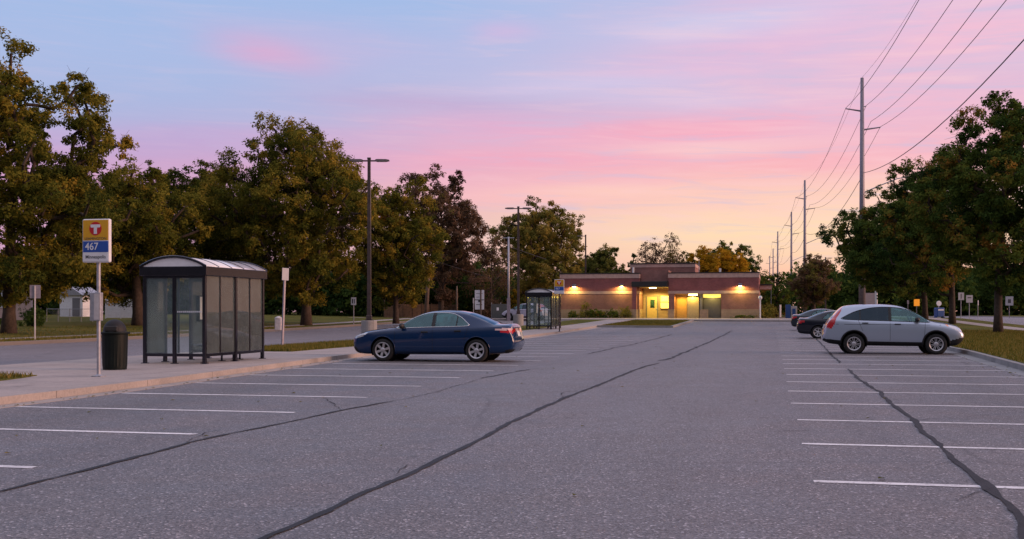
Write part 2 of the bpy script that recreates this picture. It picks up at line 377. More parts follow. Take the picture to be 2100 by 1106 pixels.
# ------------------------------------------------------------------ world, sun, camera
W = bpy.data.worlds.new('World'); SC.world = W; W.use_nodes = True
nt = NT(W.node_tree); bg = nt.n['Background']
SUN_AZ, SUN_EL = math.radians(101), math.radians(14)
def sky():
    d = nt.node('ShaderNodeTexCoord').outputs['Generated']
    s = nt.node('ShaderNodeSeparateXYZ', inp={0: d}); x, y, z = s.outputs
    el = nt.math('MULTIPLY', nt.math('ARCSINE', z), 180 / PI)
    az = nt.math('MULTIPLY', nt.math('ARCTAN2', x, y), 180 / PI)
    # warp by noise, stretched along the horizon
    v = nt.node('ShaderNodeCombineXYZ', inp={0: nt.math('MULTIPLY', az, .045), 1: nt.math('MULTIPLY', el, .26), 2: 0.3})
    n1 = nt.noise(v.outputs[0], 1.0, 6, .55, .4)
    v2 = nt.node('ShaderNodeCombineXYZ', inp={0: nt.math('MULTIPLY', az, .11), 1: nt.math('MULTIPLY', el, .75), 2: 4.1})
    n2 = nt.noise(v2.outputs[0], 1.0, 5, .55, .3)
    elw = nt.math('ADD', el, nt.math('MULTIPLY', nt.math('SUBTRACT', n1, .5), 2.0))
    e = nt.math('DIVIDE', elw, 40.0)
    P = lambda ypx: max(0.0, math.degrees(math.atan((HY - ypx) / F)) / 40)
    rt = nt.ramp(e, [(0, s2l((247, 184, 160))), (P(560), s2l((252, 198, 170))), (P(470), s2l((253, 218, 182))), (P(400), s2l((250, 204, 188))),
                     (P(340), s2l((244, 184, 194))), (P(250), s2l((230, 184, 208))), (P(170), s2l((214, 190, 218))), (P(90), s2l((214, 192, 222))), (P(10), s2l((204, 196, 228))),
                     (.62, s2l((140, 160, 205))), (1, s2l((105, 130, 185)))])
    lf = nt.ramp(e, [(0, s2l((200, 160, 180))), (P(400), s2l((214, 160, 194))), (P(310), s2l((188, 168, 210))), (P(250), s2l((170, 182, 220))),
                     (P(120), s2l((168, 186, 226))), (P(0), s2l((160, 186, 228))), (.62, s2l((125, 152, 205))), (1, s2l((100, 126, 182)))])
    aze = nt.math('SUBTRACT', az, nt.math('MULTIPLY', nt.math('MAXIMUM', nt.math('SUBTRACT', el, 7.5), 0.0), 1.5))
    fa = nt.node('ShaderNodeMapRange', interpolation_type='SMOOTHSTEP', inp={0: aze, 1: -21.0, 2: 13.0}).outputs[0]
    c = nt.mix(fa, lf, rt)
    top = nt.node('ShaderNodeMapRange', interpolation_type='SMOOTHSTEP', inp={0: el, 1: 18.0, 2: 45.0}).outputs[0]
    c = nt.mix(top, c, (.72, .69, .86, 1))
    back = nt.node('ShaderNodeMapRange', interpolation_type='SMOOTHSTEP', inp={0: nt.math('MULTIPLY', y, -1.0), 1: -.35, 2: .55}).outputs[0]
    c = nt.mix(back, c, nt.ramp(nt.math('DIVIDE', el, 90.0), [(0, (.03, .03, .035, 1)), (.07, (.06, .06, .075, 1)), (.17, (.40, .38, .44, 1)), (.4, (.60, .57, .68, 1)), (.75, (.70, .67, .84, 1))]))
    n2c = nt.math('MULTIPLY', nt.math('SUBTRACT', n2, .5), 3.0)
    # individual cloud streaks: az, el (pixel coordinates), half sizes in degrees, tilt, colour, strength
    for (px, py, sa, se, tilt, col, k) in [
        (560, 118, 2.6, .75, -.16, (232, 165, 200), .75), (700, 95, 4.0, 1.0, -.1, (205, 180, 216), .5),
        (900, 215, 6.0, .6, -.03, (192, 166, 206), .75), (1000, 258, 5.0, .55, -.05, (236, 168, 200), .65),
        (1090, 330, 7.0, .8, 0, (246, 166, 188), .75), (1350, 268, 3.6, .45, 0, (247, 166, 186), .85), (1540, 262, 3.0, .5, .06, (246, 168, 188), .7),
        (1600, 350, 3.6, .5, .05, (248, 172, 180), .7), (1130, 400, 6, .6, 0, (250, 184, 190), .6), (380, 285, 5, 1.0, .02, (208, 162, 206), .35),
        (1450, 118, 4.0, .9, .05, (238, 178, 208), .6), (1700, 60, 5.0, 1.6, .2, (241, 184, 212), .6), (1950, 110, 6.0, 2.0, .2, (250, 188, 206), .7),
        (1500, 60, 4.5, .8, .05, (206, 211, 240), .65), (1250, 170, 5.5, .7, .04, (206, 202, 234), .7), (1400, 215, 5, .5, 0, (214, 204, 232), .6),
        (1250, 395, 4, .35, 0, (254, 212, 190), .6), (1450, 310, 4, .4, 0, (252, 214, 206), .6), (1040, 60, 1.5, .4, 0, (216, 182, 220), .6),
        (1520, 18, 2.6, .35, 0, (228, 186, 214), .6), (1560, 500, 6, .9, 0, (255, 222, 176), .5)]:
        a0 = math.degrees(math.atan((px - CX) / F)); e0 = math.degrees(math.atan((HY - py) / F))
        da = nt.math('SUBTRACT', az, a0)
        u = nt.math('DIVIDE', nt.math('ADD', da, nt.math('MULTIPLY', n2c, 1.2)), sa)
        w = nt.math('DIVIDE', nt.math('ADD', nt.math('SUBTRACT', nt.math('SUBTRACT', el, e0), nt.math('MULTIPLY', da, tilt)), nt.math('MULTIPLY', n2c, .45)), se)
        q = nt.math('ADD', nt.math('MULTIPLY', u, u), nt.math('MULTIPLY', w, w))
        g = nt.math('MULTIPLY', nt.math('EXPONENT', nt.math('MULTIPLY', q, -.8)), nt.math('MULTIPLY', nt.math('ADD', nt.math('MULTIPLY', n2, 1.5), .15), k * .82))
        c = nt.mix(g, c, s2l(col))
    # fine wisps
    wis = nt.ramp(n2, [(.46, g3(0)), (.66, g3(.2))])
    env = nt.node('ShaderNodeMapRange', interpolation_type='SMOOTHSTEP', inp={0: el, 1: 26.0, 2: 12.0}).outputs[0]
    c = nt.mix(nt.math('MULTIPLY', nt.math('MULTIPLY', wis, fa), env), c, s2l((246, 190, 205)))
    v3 = nt.node('ShaderNodeCombineXYZ', inp={0: nt.math('MULTIPLY', az, .16), 1: nt.math('MULTIPLY', nt.math('ADD', el, nt.math('MULTIPLY', az, .03)), 2.1), 2: 9.4})
    n3 = nt.noise(v3.outputs[0], 1.0, 6, .6, .5)
    low = nt.node('ShaderNodeMapRange', interpolation_type='SMOOTHSTEP', inp={0: el, 1: 1.0, 2: 5.0}).outputs[0]
    e3 = nt.math('MULTIPLY', nt.math('MULTIPLY', env, low), nt.math('ADD', nt.math('MULTIPLY', fa, .75), .25))
    c = nt.mix(nt.math('MULTIPLY', nt.ramp(n3, [(.50, g3(0)), (.72, g3(.38))]), e3), c, s2l((250, 206, 212)))
    c = nt.mix(nt.math('MULTIPLY', nt.ramp(n3, [(.28, g3(.55)), (.48, g3(0))]), e3), c, s2l((196, 192, 222)))
    # the afterglow round to the right of the picture
    da = nt.math('SUBTRACT', az, 84.0)
    q = nt.math('ADD', nt.math('POWER', nt.math('DIVIDE', da, 30.0), 2.0), nt.math('POWER', nt.math('DIVIDE', nt.math('SUBTRACT', el, 3.0), 11.0), 2.0))
    g = nt.math('EXPONENT', nt.math('MULTIPLY', q, -1.0))
    c = nt.mix(g, c, (1.5, .72, .42, 1))
    below = nt.math('LESS_THAN', el, -.6)
    c = nt.mix(below, c, (.06, .055, .05, 1))
    nt.set(bg.inputs[0], c); bg.inputs[1].default_value = .9
sky()
sl = bpy.data.lights.new('sun', 'SUN'); sl.energy = 2.4; sl.angle = math.radians(24); sl.color = (1, .56, .38)
so = bpy.data.objects.new('sun', sl); COL.objects.link(so)
sd = Vector((math.sin(SUN_AZ) * math.cos(SUN_EL), math.cos(SUN_AZ) * math.cos(SUN_EL), math.sin(SUN_EL)))
so.rotation_euler = sd.to_track_quat('Z', 'Y').to_euler()
cam = bpy.data.cameras.new('camera'); cam.sensor_width = 36; cam.lens = F / 2100 * 36; cam.shift_y = (HY - 553) / 2100
cam.clip_end = 6000; cam.clip_start = .1
co = bpy.data.objects.new('camera', cam); COL.objects.link(co); co.location = (0, 0, HC); co.rotation_euler = (PI / 2, 0, 0)
SC.camera = co
SC.view_settings.view_transform = 'Standard'; SC.view_settings.look = 'None'; SC.view_settings.exposure = 0.2; SC.view_settings.gamma = 1
SC.cycles.max_bounces = 8; SC.cycles.transparent_max_bounces = 24
SC.cycles.use_denoising = True

# ------------------------------------------------------------------ ground, lot, streets, pavements
def lerpf(tab):
    xs = [a for a, _ in tab]; ys = [b for _, b in tab]
    return lambda s: float(np.interp(s, xs, ys))
TL = lerpf([(-20, -11.35), (17, -11.4), (20, -11.55), (25, -11.95), (31, -12.45), (36, -12.6), (120, -12.7)])
TR = lerpf([(-20, 5.5), (28, 5.85), (40, 6.35), (120, 6.5)])
def const(v): return lambda s: v
def srange(a, b, st): n = max(1, int(round((b - a) / st))); return [a + (b - a) * i / n for i in range(n + 1)]
def strip(name, mat, ss, t0, t1, dz, nt_=4, depth=0.2, mb=None, mi=0):
    own = mb is None; mb = mb or MB()
    vs = []; n = nt_ + 1
    for s in ss:
        for k in range(n):
            t = t0(s) + (t1(s) - t0(s)) * k / nt_
            x, y = L2W(t, s); vs.append((x, y, H(x, y) + dz))
    fs = [(i * n + k, i * n + k + 1, (i + 1) * n + k + 1, (i + 1) * n + k) for i in range(len(ss) - 1) for k in range(nt_)]
    if depth:
        ring = [i * n for i in range(len(ss))] + [(len(ss) - 1) * n + k for k in range(1, n)] + [i * n + n - 1 for i in range(len(ss) - 2, -1, -1)] + [k for k in range(n - 2, 0, -1)]
        o = len(vs)
        for i in ring: vs.append((vs[i][0], vs[i][1], vs[i][2] - depth))
        m = len(ring)
        fs += [(ring[i], o + i, o + (i + 1) % m, ring[(i + 1) % m]) for i in range(m)]
    mb.add(vs, fs, mi)
    if own: return struct(mb.build(name, mat))
xs = [-2500, -1200, -600, -300, -200, -140, -100] + list(range(-90, 95, 6)) + [100, 140, 200, 300, 600, 1200, 2500]
ys = [-300, -60, -20, 0, 20] + list(range(30, 130, 6)) + [140, 170, 220, 300, 500, 900, 1800, 4000]
mb = MB(); n = len(xs)
mb.add([(x, y, H(x, y) - .07) for y in ys for x in xs], [(j * n + i, j * n + i + 1, (j + 1) * n + i + 1, (j + 1) * n + i) for j in range(len(ys) - 1) for i in range(n - 1)])
struct(mb.build('ground', M['dirt']))

strip('parking_lot', M['asphalt'], srange(-14, 108.3, 3), const(-13.4), lambda s: TR(s) + (.3 if s < 88 else 14), 0, 6, .05)
strip('street', M['street'], srange(-25, 260, 4), const(-31.5), const(-18.36), 0, 5, .05)
strip('street', M['street'], srange(-10, 300, 5), const(19.0), const(33.0), .0, 5, .05)
# pavement beside the lot; the bus pad reaches the street
strip('sidewalk', M['walk'], srange(-14, 34.5, 2), const(-18.2), lambda s: TL(s) - .16, .12, 4, .2)
strip('sidewalk', M['walk'], srange(34.5, 108, 3), const(-15.2), lambda s: TL(s) - .16, .12, 3, .2)
strip('grass_strip', M['grass'], srange(34.52, 108, 3), const(-18.2), const(-15.22), .125, 3, .2)
strip('grass_patch', M['grass'], srange(11, 20.4, .8), lambda s: -15.9 + .9 * max(0, (s - 18) / 2.4), lambda s: -14.0 - .55 * max(0, (s - 17.5) / 2.9) ** 2, .135, 3, .1)
strip('curb', M['curb'], srange(-14, 84, 1.5), lambda s: TL(s) - .158, lambda s: TL(s) - .0, .124, 1, .2)
strip('gutter', M['curb'], srange(-14, 84, 1.5), lambda s: TL(s) + .002, lambda s: TL(s) + .38, .006, 1, .03)
strip('curb', M['curb'], srange(-25, 260, 4), const(-18.35), const(-18.203), .118, 1, .2)
strip('curb', M['curb'], srange(-25, 260, 4), const(-31.72), const(-31.5), .15, 1, .2)
strip('verge', M['grass'], srange(-25, 200, 4), const(-34.2), const(-31.722), .14, 3, .2)
strip('sidewalk', M['walk'], srange(-25, 140, 4), const(-35.7), const(-34.202), .15, 2, .2)
strip('lawn', M['grass'], srange(-25, 200, 4), const(-110), const(-35.702), .14, 14, .2)
# right side
strip('curb', M['curbgrey'], srange(-14, 90, 2), lambda s: TR(s), lambda s: TR(s) + .17, .14, 1, .2)
strip('gutter', M['curbgrey'], srange(-14, 90, 2), lambda s: TR(s) - .42, lambda s: TR(s) - .002, .006, 1, .03)
strip('grass_strip', M['grass'], srange(-14, 150, 3), lambda s: TR(s) + .172 if s < 88 else 12.0, const(15.1), .15, 5, .2)
strip('sidewalk', M['walk'], srange(-14, 200, 3), const(15.102), const(16.6), .155, 2, .2)
strip('grass_strip', M['grass'], srange(-14, 200, 3), const(16.602), const(18.8), .14, 2, .2)
strip('curb', M['curb'], srange(-14, 300, 4), const(18.802), const(19.0), .13, 1, .2)
strip('curb', M['curb'], srange(-14, 300, 4), const(33.0), const(33.2), .13, 1, .2)
strip('lawn', M['grass'], srange(-14, 300, 5), const(33.202), const(90), .12, 6, .2)
# island at the end of the stalls and the ground before the building
strip('grass_island', M['grass'], srange(84.62, 108.2, 2), const(-12.5), const(-7.2), .13, 3, .2)
mb = MB()
strip('', None, [84.4, 84.6], const(-12.66), const(-7.0), .15, 4, .25, mb)
strip('', None, srange(84.602, 108.2, 3), const(-7.198), const(-7.0), .15, 1, .25, mb)
struct(mb.build('curb', M['curbgrey']))
strip('sidewalk', M['walk'], srange(108.4, 118.2, 2), const(-48), const(16), .13, 12, .2)
strip('planting_bed', M['dirt'], srange(116.2, 118.3, 1), const(-25.9), const(-13.6), .145, 6, .2)

# painted stall lines
mb = MB()
def line(s, ta, tb, w=.125):
    n = 6
    vs = []
    for k in range(n + 1):
        t = ta + (tb - ta) * k / n
        for q in (-w / 2, w / 2):
            x, y = L2W(t, s + q); vs.append((x, y, H(x, y) + .0042))
    mb.add(vs, [(2 * k, 2 * k + 2, 2 * k + 3, 2 * k + 1) for k in range(n)])
for k in range(-2, 27):
    s = 9.1 + 2.89 * k
    if s < 84: line(s, max(-11.72, TL(s) + .45), -6.47 - random.uniform(0, .08))
for k in range(-2, 27):
    s = 9.8 + 2.77 * k
    if s < 80: line(s, .33 + random.uniform(-.03, .05), 5.5 if s < 30 else 5.8)
struct(mb.build('parking_line', M['paint']))

# sealed cracks
mb = MB()
def crack(pix, w0, seed, wob=.03):
    r = np.random.default_rng(seed)
    pts = [Vector(G(*p)) for p in pix]
    dense = []
    for a, b in zip(pts[:-1], pts[1:]):
        L = (b - a).length; n = max(2, int(L / .14))
        dense += [a + (b - a) * (i / n) for i in range(n)]
    dense.append(pts[-1]); N = len(dense)
    nz = np.convolve(r.normal(size=N + 20), np.ones(7) / 7, 'same')[10:10 + N] * 2.0
    nw = np.convolve(r.normal(size=N + 20), np.ones(3) / 3, 'same')[10:10 + N] * 1.4
    vs = []
    for i, p in enumerate(dense):
        d = (dense[min(i + 1, N - 1)] - dense[max(i - 1, 0)]).normalized(); q = Vector((-d.y, d.x))
        c = p + q * float(nz[i]) * wob
        w = .8 * w0 * max(.35, 1 + .33 * float(nw[i])) * min(1, .15 + i / 5, .15 + (N - 1 - i) / 5) / 2
        for sg in (-1, 1):
            z = c + q * sg * w; vs.append((z.x, z.y, H(z.x, z.y) + .008))
    mb.add(vs, [(2 * i, 2 * i + 1, 2 * i + 3, 2 * i + 2) for i in range(N - 1)])
crack([(380, 1215), (540, 1106), (800, 990), (950, 920), (1045, 868), (1150, 820), (1225, 791), (1282, 767), (1320, 753), (1352, 745)], .09, 1, .018)
crack([(1345, 741), (1372, 737), (1430, 712), (1500, 679)], .12, 2, .05)
crack([(-300, 1085), (0, 1010), (180, 965), (390, 908), (600, 864), (700, 842), (815, 822)], .06, 3, .02)
crack([(815, 822), (900, 803), (985, 778)], .018, 33, .03)
crack([(985, 777), (1030, 768), (1060, 762), (1098, 757)], .07, 4, .03)
crack([(1200, 727), (1260, 714), (1300, 706), (1380, 686)], .09, 5, .05)
crack([(2160, 1190), (2100, 1085), (2070, 1040), (2030, 1000), (1995, 975), (1960, 945), (1940, 925), (1900, 893), (1870, 860), (1832, 832), (1795, 800), (1765, 780), (1738, 757)], .085, 6, .018)
crack([(1722, 746), (1690, 712), (1672, 692), (1655, 678)], .085, 7, .025)
crack([(1690, 884), (1662, 883), (1600, 884), (1575, 886)], .05, 8, .05)
crack([(1822, 822), (1838, 821), (1862, 822)], .06, 9, .04)
for q, pix in enumerate([[(830, 975), (850, 955), (862, 958)], [(1046, 868), (1072, 872), (1098, 866)], [(1150, 820), (1160, 806), (1185, 802)], [(1960, 945), (1930, 950), (1902, 962)], [(1870, 862), (1905, 858), (1935, 860)],
                         [(390, 908), (420, 888), (470, 880)], [(2030, 1000), (1990, 1012), (1962, 1030)], [(1280, 768), (1310, 772), (1345, 768)], [(700, 842), (690, 826), (655, 816)]]): crack(pix, .022, 60 + q, .06)
struct(mb.build('sealed_crack', M['tar']))

# grass blades on the strips in view
def blades(n, regions, seed, h=(.05, .13)):
    r = np.random.default_rng(seed); P = []
    for (s0, s1, t0, t1, dz, frac) in regions:
        m = int(n * frac)
        s = s0 + (s1 - s0) * r.random(m) ** 1.3; t = np.array([t0(a) for a in s]) + r.random(m) * np.array([t1(a) - t0(a) for a in s])
        for a, b in zip(t, s):
            x, y = L2W(a, b); P.append((x, y, H(x, y) + dz))
    P = np.array(P); N = len(P)
    hh = h[0] + (h[1] - h[0]) * r.random(N); an = r.random(N) * 2 * PI; wd = .006 + .006 * r.random(N); wd *= 1.6
    dx, dy = np.cos(an) * wd, np.sin(an) * wd; lx, ly = r.normal(size=N) * .03, r.normal(size=N) * .03
    V = np.empty((N, 3, 3)); V[:, 0] = P + np.c_[dx, dy, 0 * dx]; V[:, 1] = P - np.c_[dx, dy, 0 * dx]; V[:, 2] = P + np.c_[lx, ly, hh]
    me = bpy.data.meshes.new('grass'); me.vertices.add(3 * N); me.loops.add(3 * N); me.polygons.add(N)
    me.vertices.foreach_set('co', V.ravel()); me.loops.foreach_set('vertex_index', np.arange(3 * N)); me.polygons.foreach_set('loop_start', np.arange(N) * 3)
    at_ = me.attributes.new('tone', 'FLOAT', 'FACE'); at_.data.foreach_set('value', r.random(N).astype('f'))
    me.materials.append(M['blade']); me.update(calc_edges=True)
    o = bpy.data.objects.new('grass', me); COL.objects.link(o); struct(o, 'stuff')
    tag(o, 'short yellowing grass growing on the strips and verges round the lot', 'grass')
blades(90000, [(27, 75, lambda s: TR(s) + .17, const(15), .15, .45), (34.6, 60, const(-18.2), const(-15.25), .125, .2), (12, 20, const(-15.4), const(-14.3), .135, .05),
               (30, 75, const(-34.1), const(-31.75), .14, .15), (84.7, 107, const(-12.4), const(-7.3), .13, .08), (35, 85, const(-45), const(-35.8), .14, .07)], 11)

# ------------------------------------------------------------------ bus shelters
def make_shelter(label, loc, rz, W_=1.72, L_=3.38):
    """local x across (right = lot side), y along; origin = near right corner"""
    t = thing('bus_shelter', label, 'bus shelter', loc, rz, 'bus shelters beside the parking lot')
    HT = 2.2; p = .085
    post_x = [-W_ + p / 2, -W_ / 2, -p / 2]
    def post(x, y, w=p, z1=HT, z0=0):
        mb = MB().bb((x - w / 2, y - w / 2, z0), (x + w / 2, y + w / 2, z1))
        if z0 == 0: mb.bb((x - w * .9, y - w * .9, 0.001), (x + w * .9, y + w * .9, .018))
        return mb.build('post', M['navy'], t, bevel=.006)
    for x in post_x:
        for y in (p / 2, L_ - p / 2): post(x, y)
    post(-p / 2, L_ / 2, .1); post(-W_ + p / 2, L_ * .3); post(-W_ + p / 2, L_ * .7)
    thin = .05
    for y in (L_ * .25, L_ * .75): post(-p / 2, y, thin, HT, .23)
    # rails
    def rail(a, b): MB().bb(a, b).build('rail', M['navy'], t, bevel=.004)
    for y in (p / 2, L_ - p / 2):
        for a, b in ((post_x[0], post_x[1]), (post_x[1], post_x[2])):
            rail((a + p / 2, y - .03, .18), (b - p / 2, y + .03, .255)); rail((a + p / 2, y - .03, HT - .06), (b - p / 2, y + .03, HT))
    ysr = [p, L_ / 2 - .05, L_ / 2 + .05, L_ - p]
    for a, b in ((ysr[0], ysr[1]), (ysr[2], ysr[3])): rail((-p / 2 - .03, a, .18), (-p / 2 + .03, b, .255))
    for a, b in ((p, L_ * .3 - p / 2), (L_ * .7 + p / 2, L_ - p)): rail((-W_ + p / 2 - .03, a, .18), (-W_ + p / 2 + .03, b, .255))
    # panes
    def pane(a, b): MB().bb(a, b).build('glass_pane', M['glass'], t)
    for y in (p / 2, L_ - p / 2):
        for a, b in ((post_x[0], post_x[1]), (post_x[1], post_x[2])): pane((a + p / 2, y - .005, .255), (b - p / 2, y + .005, HT - .06))
    edges = [p, L_ * .25 - thin / 2, L_ * .25 + thin / 2, L_ / 2 - .05, L_ / 2 + .05, L_ * .75 - thin / 2, L_ * .75 + thin / 2, L_ - p]
    for i in range(0, 8, 2): pane((-p / 2 - .005, edges[i], .255), (-p / 2 + .005, edges[i + 1], HT))
    for a, b in ((p, L_ * .3 - p / 2), (L_ * .7 + p / 2, L_ - p)): pane((-W_ + p / 2 - .005, a, .255), (-W_ + p / 2 + .005, b, HT))
    # inner door leaf of the street side, mid rail stickers
    for y in (p / 2, L_ - p / 2):
        mb = MB()
        for k in range(14):
            a = -W_ / 2 + p / 2 + .03 + k * .053
            if a < -p - .04: mb.bb((a, y - .0075, 1.28), (a + .034, y - .0055, 1.32))
        mb.build('safety_mark', M['signwhite'], t)
    for y in (.2, L_ * .55): MB().bb((-W_ / 2 - .012, y, .26), (-W_ / 2 + .03, y + .04, HT - .02)).build('inner_frame', M['navy'], t)
    # timetable case
    c = MB().bb((-W_ + p + .02, L_ * .78, 1.05), (-W_ + p + .06, L_ * .78 + .42, 1.75)).build('timetable_case', M['navy'], t)
    MB().bb((-W_ + p + .062, L_ * .78 + .03, 1.09), (-W_ + p + .066, L_ * .78 + .39, 1.71)).build('timetable', M['signwhite'], c)
    # fascia and vault
    o = .06; z0, z1 = HT, HT + .23
    mb = MB()
    mb.bb((-W_ - o, -o, z0), (o, -o + .07, z1)); mb.bb((-W_ - o, L_ + o - .07, z0), (o, L_ + o, z1))
    mb.bb((-W_ - o, -o + .07, z0), (-W_ - o + .07, L_ + o - .07, z1)); mb.bb((o - .07, -o + .07, z0), (o, L_ + o - .07, z1))
    mb.bb((-W_ - o + .07, -o + .07, z0 + .02), (o - .07, L_ + o - .07, z0 + .05))
    mb.build('fascia', M['navy'], t, bevel=.012)
    cx = -W_ / 2; hw = W_ / 2 + o - .02; rise = .245; n = 20
    R = (hw * hw + rise * rise) / (2 * rise); a0 = math.asin(hw / R)
    def arc(k, dr=0): a = -a0 + 2 * a0 * k / n; return (cx + (R + dr) * math.sin(a), z1 - (R - rise) + (R + dr) * math.cos(a))
    ys_ = (-o + .0, L_ + o)
    mb = MB(); vs = []
    for y in ys_: vs += [(arc(k)[0], y, arc(k)[1] + .002) for k in range(n + 1)]
    mb.add(vs, [(k, k + 1, n + 2 + k, n + 1 + k) for k in range(n)])
    ro = mb.build('roof_panel', M['roofpanel'], t, smooth=True)
    sm = ro.modifiers.new('thick', 'SOLIDIFY'); sm.thickness = .012; sm.offset = -1
    for y in (ys_[0] + .03, ys_[1] - .03):
        mb = MB(); vs = [(arc(k, -.02)[0], y, max(z1 - .01, arc(k, -.02)[1])) for k in range(n + 1)]
        mb.add(vs, [tuple(range(n + 1))]); ge = mb.build('gable_panel', M['roofpanel'], t)
        sm = ge.modifiers.new('thick', 'SOLIDIFY'); sm.thickness = .01
    mb = MB()
    for y in (ys_[0], ys_[1]): mb.tube([(arc(k)[0], y, arc(k)[1]) for k in range(n + 1)], .034, 6)
    for k in range(1, 5):
        y = ys_[0] + (ys_[1] - ys_[0]) * k / 5
        mb.tube([(arc(q, .006)[0], y, arc(q, .006)[1]) for q in range(n + 1)], .013, 5)
    mb.build('roof_rib', M['navy'], t)
    # bench
    b = MB()
    for k in range(4): b.bb((-.62 + k * .1, .55, .45), (-.535 + k * .1, L_ - .45, .475))
    bench = b.build('bench', M['steel'], t)
    for y in (.75, L_ / 2, L_ - .65):
        mb = MB()
        mb.bb((-.6, y - .02, .41), (-.24, y + .02, .448)); mb.bb((-.44, y - .02, .02), (-.4, y + .02, .41)); mb.bb((-.5, y - .06, .001), (-.34, y + .06, .02))
        mb.build('bench_leg', M['navy'], bench)
    return t
x, y = G(421, 747, .12)
sh = make_shelter('near navy-framed glass bus shelter with white vaulted roof, beside the dark green litter bin', (x, y, H(x, y) + .12), -TH)
x, y = at(1131.5, 74.5); 
dup(sh, (x, y, H(x, y) + .12), -TH, 'far glass bus shelter, small in view, in front of the brick building')

# ------------------------------------------------------------------ bus stop signs
def make_bus_sign(label, loc, rz, full=True):
    t = thing('bus_stop_sign', label, 'bus stop sign', loc, rz, 'yellow and blue bus stop signs')
    w, h, d = .60, .87, .10; zt = 3.15; z0 = zt - h
    MB().lathe([(0, .0), (.11, 0), (.11, .016), (.055, .03), (.038, .05), (.038, zt - .02), (0, zt - .02)], 14, (0, .06, 0)).build('pole', M['steel'] if full else M['navy'], t, smooth=False)
    MB().bb((-.1, -.04, .001), (.1, .16, .02)).build('base_plate', M['steel'], t)
    bd = MB().bb((-w / 2, -d / 2, z0), (w / 2, d / 2, zt)).build('sign_board', M['signwhite'], t, bevel=.03)
    f = -d / 2
    MB().bb((-w / 2 + .022, f - .004, z0 + .44), (w / 2 - .022, f + .01, zt - .022)).build('yellow_panel', M['yellow'], t, bevel=.004)
    MB().bb((-w / 2 + .022, f - .004, z0 + .205), (w / 2 - .022, f + .01, z0 + .425)).build('blue_panel', M['blue'], t, bevel=.004)
    zc = z0 + .675
    lg = MB().lathe([(0, f - .008), (.135, f - .008), (.135, f)], 36, (0, 0, zc), 'y').build('round_emblem', M['red'], t)
    mb = MB()
    mb.prism([(-.105, zc + .082), (.105, zc + .082), (.105, zc + .030), (.090, zc + .022), (.034, zc + .022), (.034, zc - .105), (-.034, zc - .105), (-.034, zc + .022), (-.090, zc + .022), (-.105, zc + .030)], f - .0125, f - .0085)
    mb.build('letter', M['signwhite'], lg)
    text_mesh('LEAMINGTON', .07, 'lettering', M['ink'], t, (0, f - .0062, z0 + .475), width=.47)
    if full:
        text_mesh('467', .205, 'route_number', M['signwhite'], t, (-.085, f - .0062, z0 + .315), width=.29, bold=.002)
        text_mesh('Minneapolis', .095, 'lettering', M['ink'], t, (0, f - .003, z0 + .11), width=.44, bold=.0005)
    else:
        text_mesh('467', .17, 'route_number', M['signwhite'], t, (-.085, f - .0062, z0 + .315), width=.26)
    if full:
        bx = MB().bb((-.115, -.075, 1.12), (.115, .03, 1.68)).build('timetable_box', M['steel'], t, bevel=.006)
        MB().bb((-.02, -.079, 1.14), (.10, -.0755, 1.66)).build('timetable', M['dirtywhite'], bx)
    return t
x, y = G(199, 773, .12)
make_bus_sign('tall yellow, blue and white bus stop sign reading 467, beside the litter bin', (x, y, H(x, y) + .12), -TH + .02)
x, y = at(1147, 68.5)
make_bus_sign('distant yellow and blue bus stop sign standing beside the far bus shelter', (x, y, H(x, y) + .12), -TH, False)

# ------------------------------------------------------------------ litter bin
x, y = G(229, 759, .12)
t = thing('litter_bin', 'dark green ribbed litter bin with domed lid beside the bus stop sign pole', 'litter bin', (x, y + .2, H(x, y) + .12))
mb = MB(); n = 72; prof = [(.0, .0), (.255, 0), (.26, .03), (.262, .10), (.285, .80), (.0, .80)]
mb.lathe(prof, n)
mb.v = [(a * (1 + (.022 if (i // len(prof)) % 3 == 0 and .05 < c < .79 else 0)), b * (1 + (.022 if (i // len(prof)) % 3 == 0 and .05 < c < .79 else 0)), c) for i, (a, b, c) in enumerate(mb.v)]
mb.build('bin_body', M['cangreen'], t)
MB().lathe([(.25, .795), (.325, .80), (.33, .825), (.325, .845), (.25, .85)], 40).build('rim', M['cangreen'], t, smooth=True)
MB().lathe([(.265, .84)] + [(.255 * math.cos(a), .85 + .28 * math.sin(a)) for a in np.linspace(0, PI / 2, 12)], 40).build('lid', M['clad'], t, smooth=True)
MB().bb((-.14, -.262, .86), (.14, -.16, .98)).build('flap', M['black'], t, bevel=.02)

# ------------------------------------------------------------------ small signs and posts
def post_sign(label, px, py, dz, w, h, ztop, rz=0, lean=0, mat='signwhite', postmat='steel', name='road_sign', group=None, marks=None, two=False, postoff=0, r=.028, Y=None, cat='road sign'):
    if Y: x, y = at(px, Y)
    else: x, y = G(px, py, dz)
    t = thing(name, label, cat, (x, y, H(x, y) + dz), rz, group)
    t.rotation_euler = (0, lean, rz)
    MB().bb((-r, -r + .03, 0), (r, r + .03, ztop - .03 if not two else ztop)).build('post', M[postmat], t, bevel=.004)
    MB().bb((-w / 2 + postoff, -.012, ztop - h), (w / 2 + postoff, 0, ztop)).build('sign_plate', M[mat], t, bevel=.006)
    if two: MB().bb((-w / 2 + postoff, -.012, ztop - 2 * h - .06), (w / 2 + postoff, 0, ztop - h - .06)).build('sign_plate', M[mat], t, bevel=.006)
    if marks:
        mb = MB()
        for (a, b, c, d) in marks: mb.bb((postoff + a, -.0155, ztop - b), (postoff + c, -.0125, ztop - d))
        mb.build('marking', M['ink'], t)
    return t
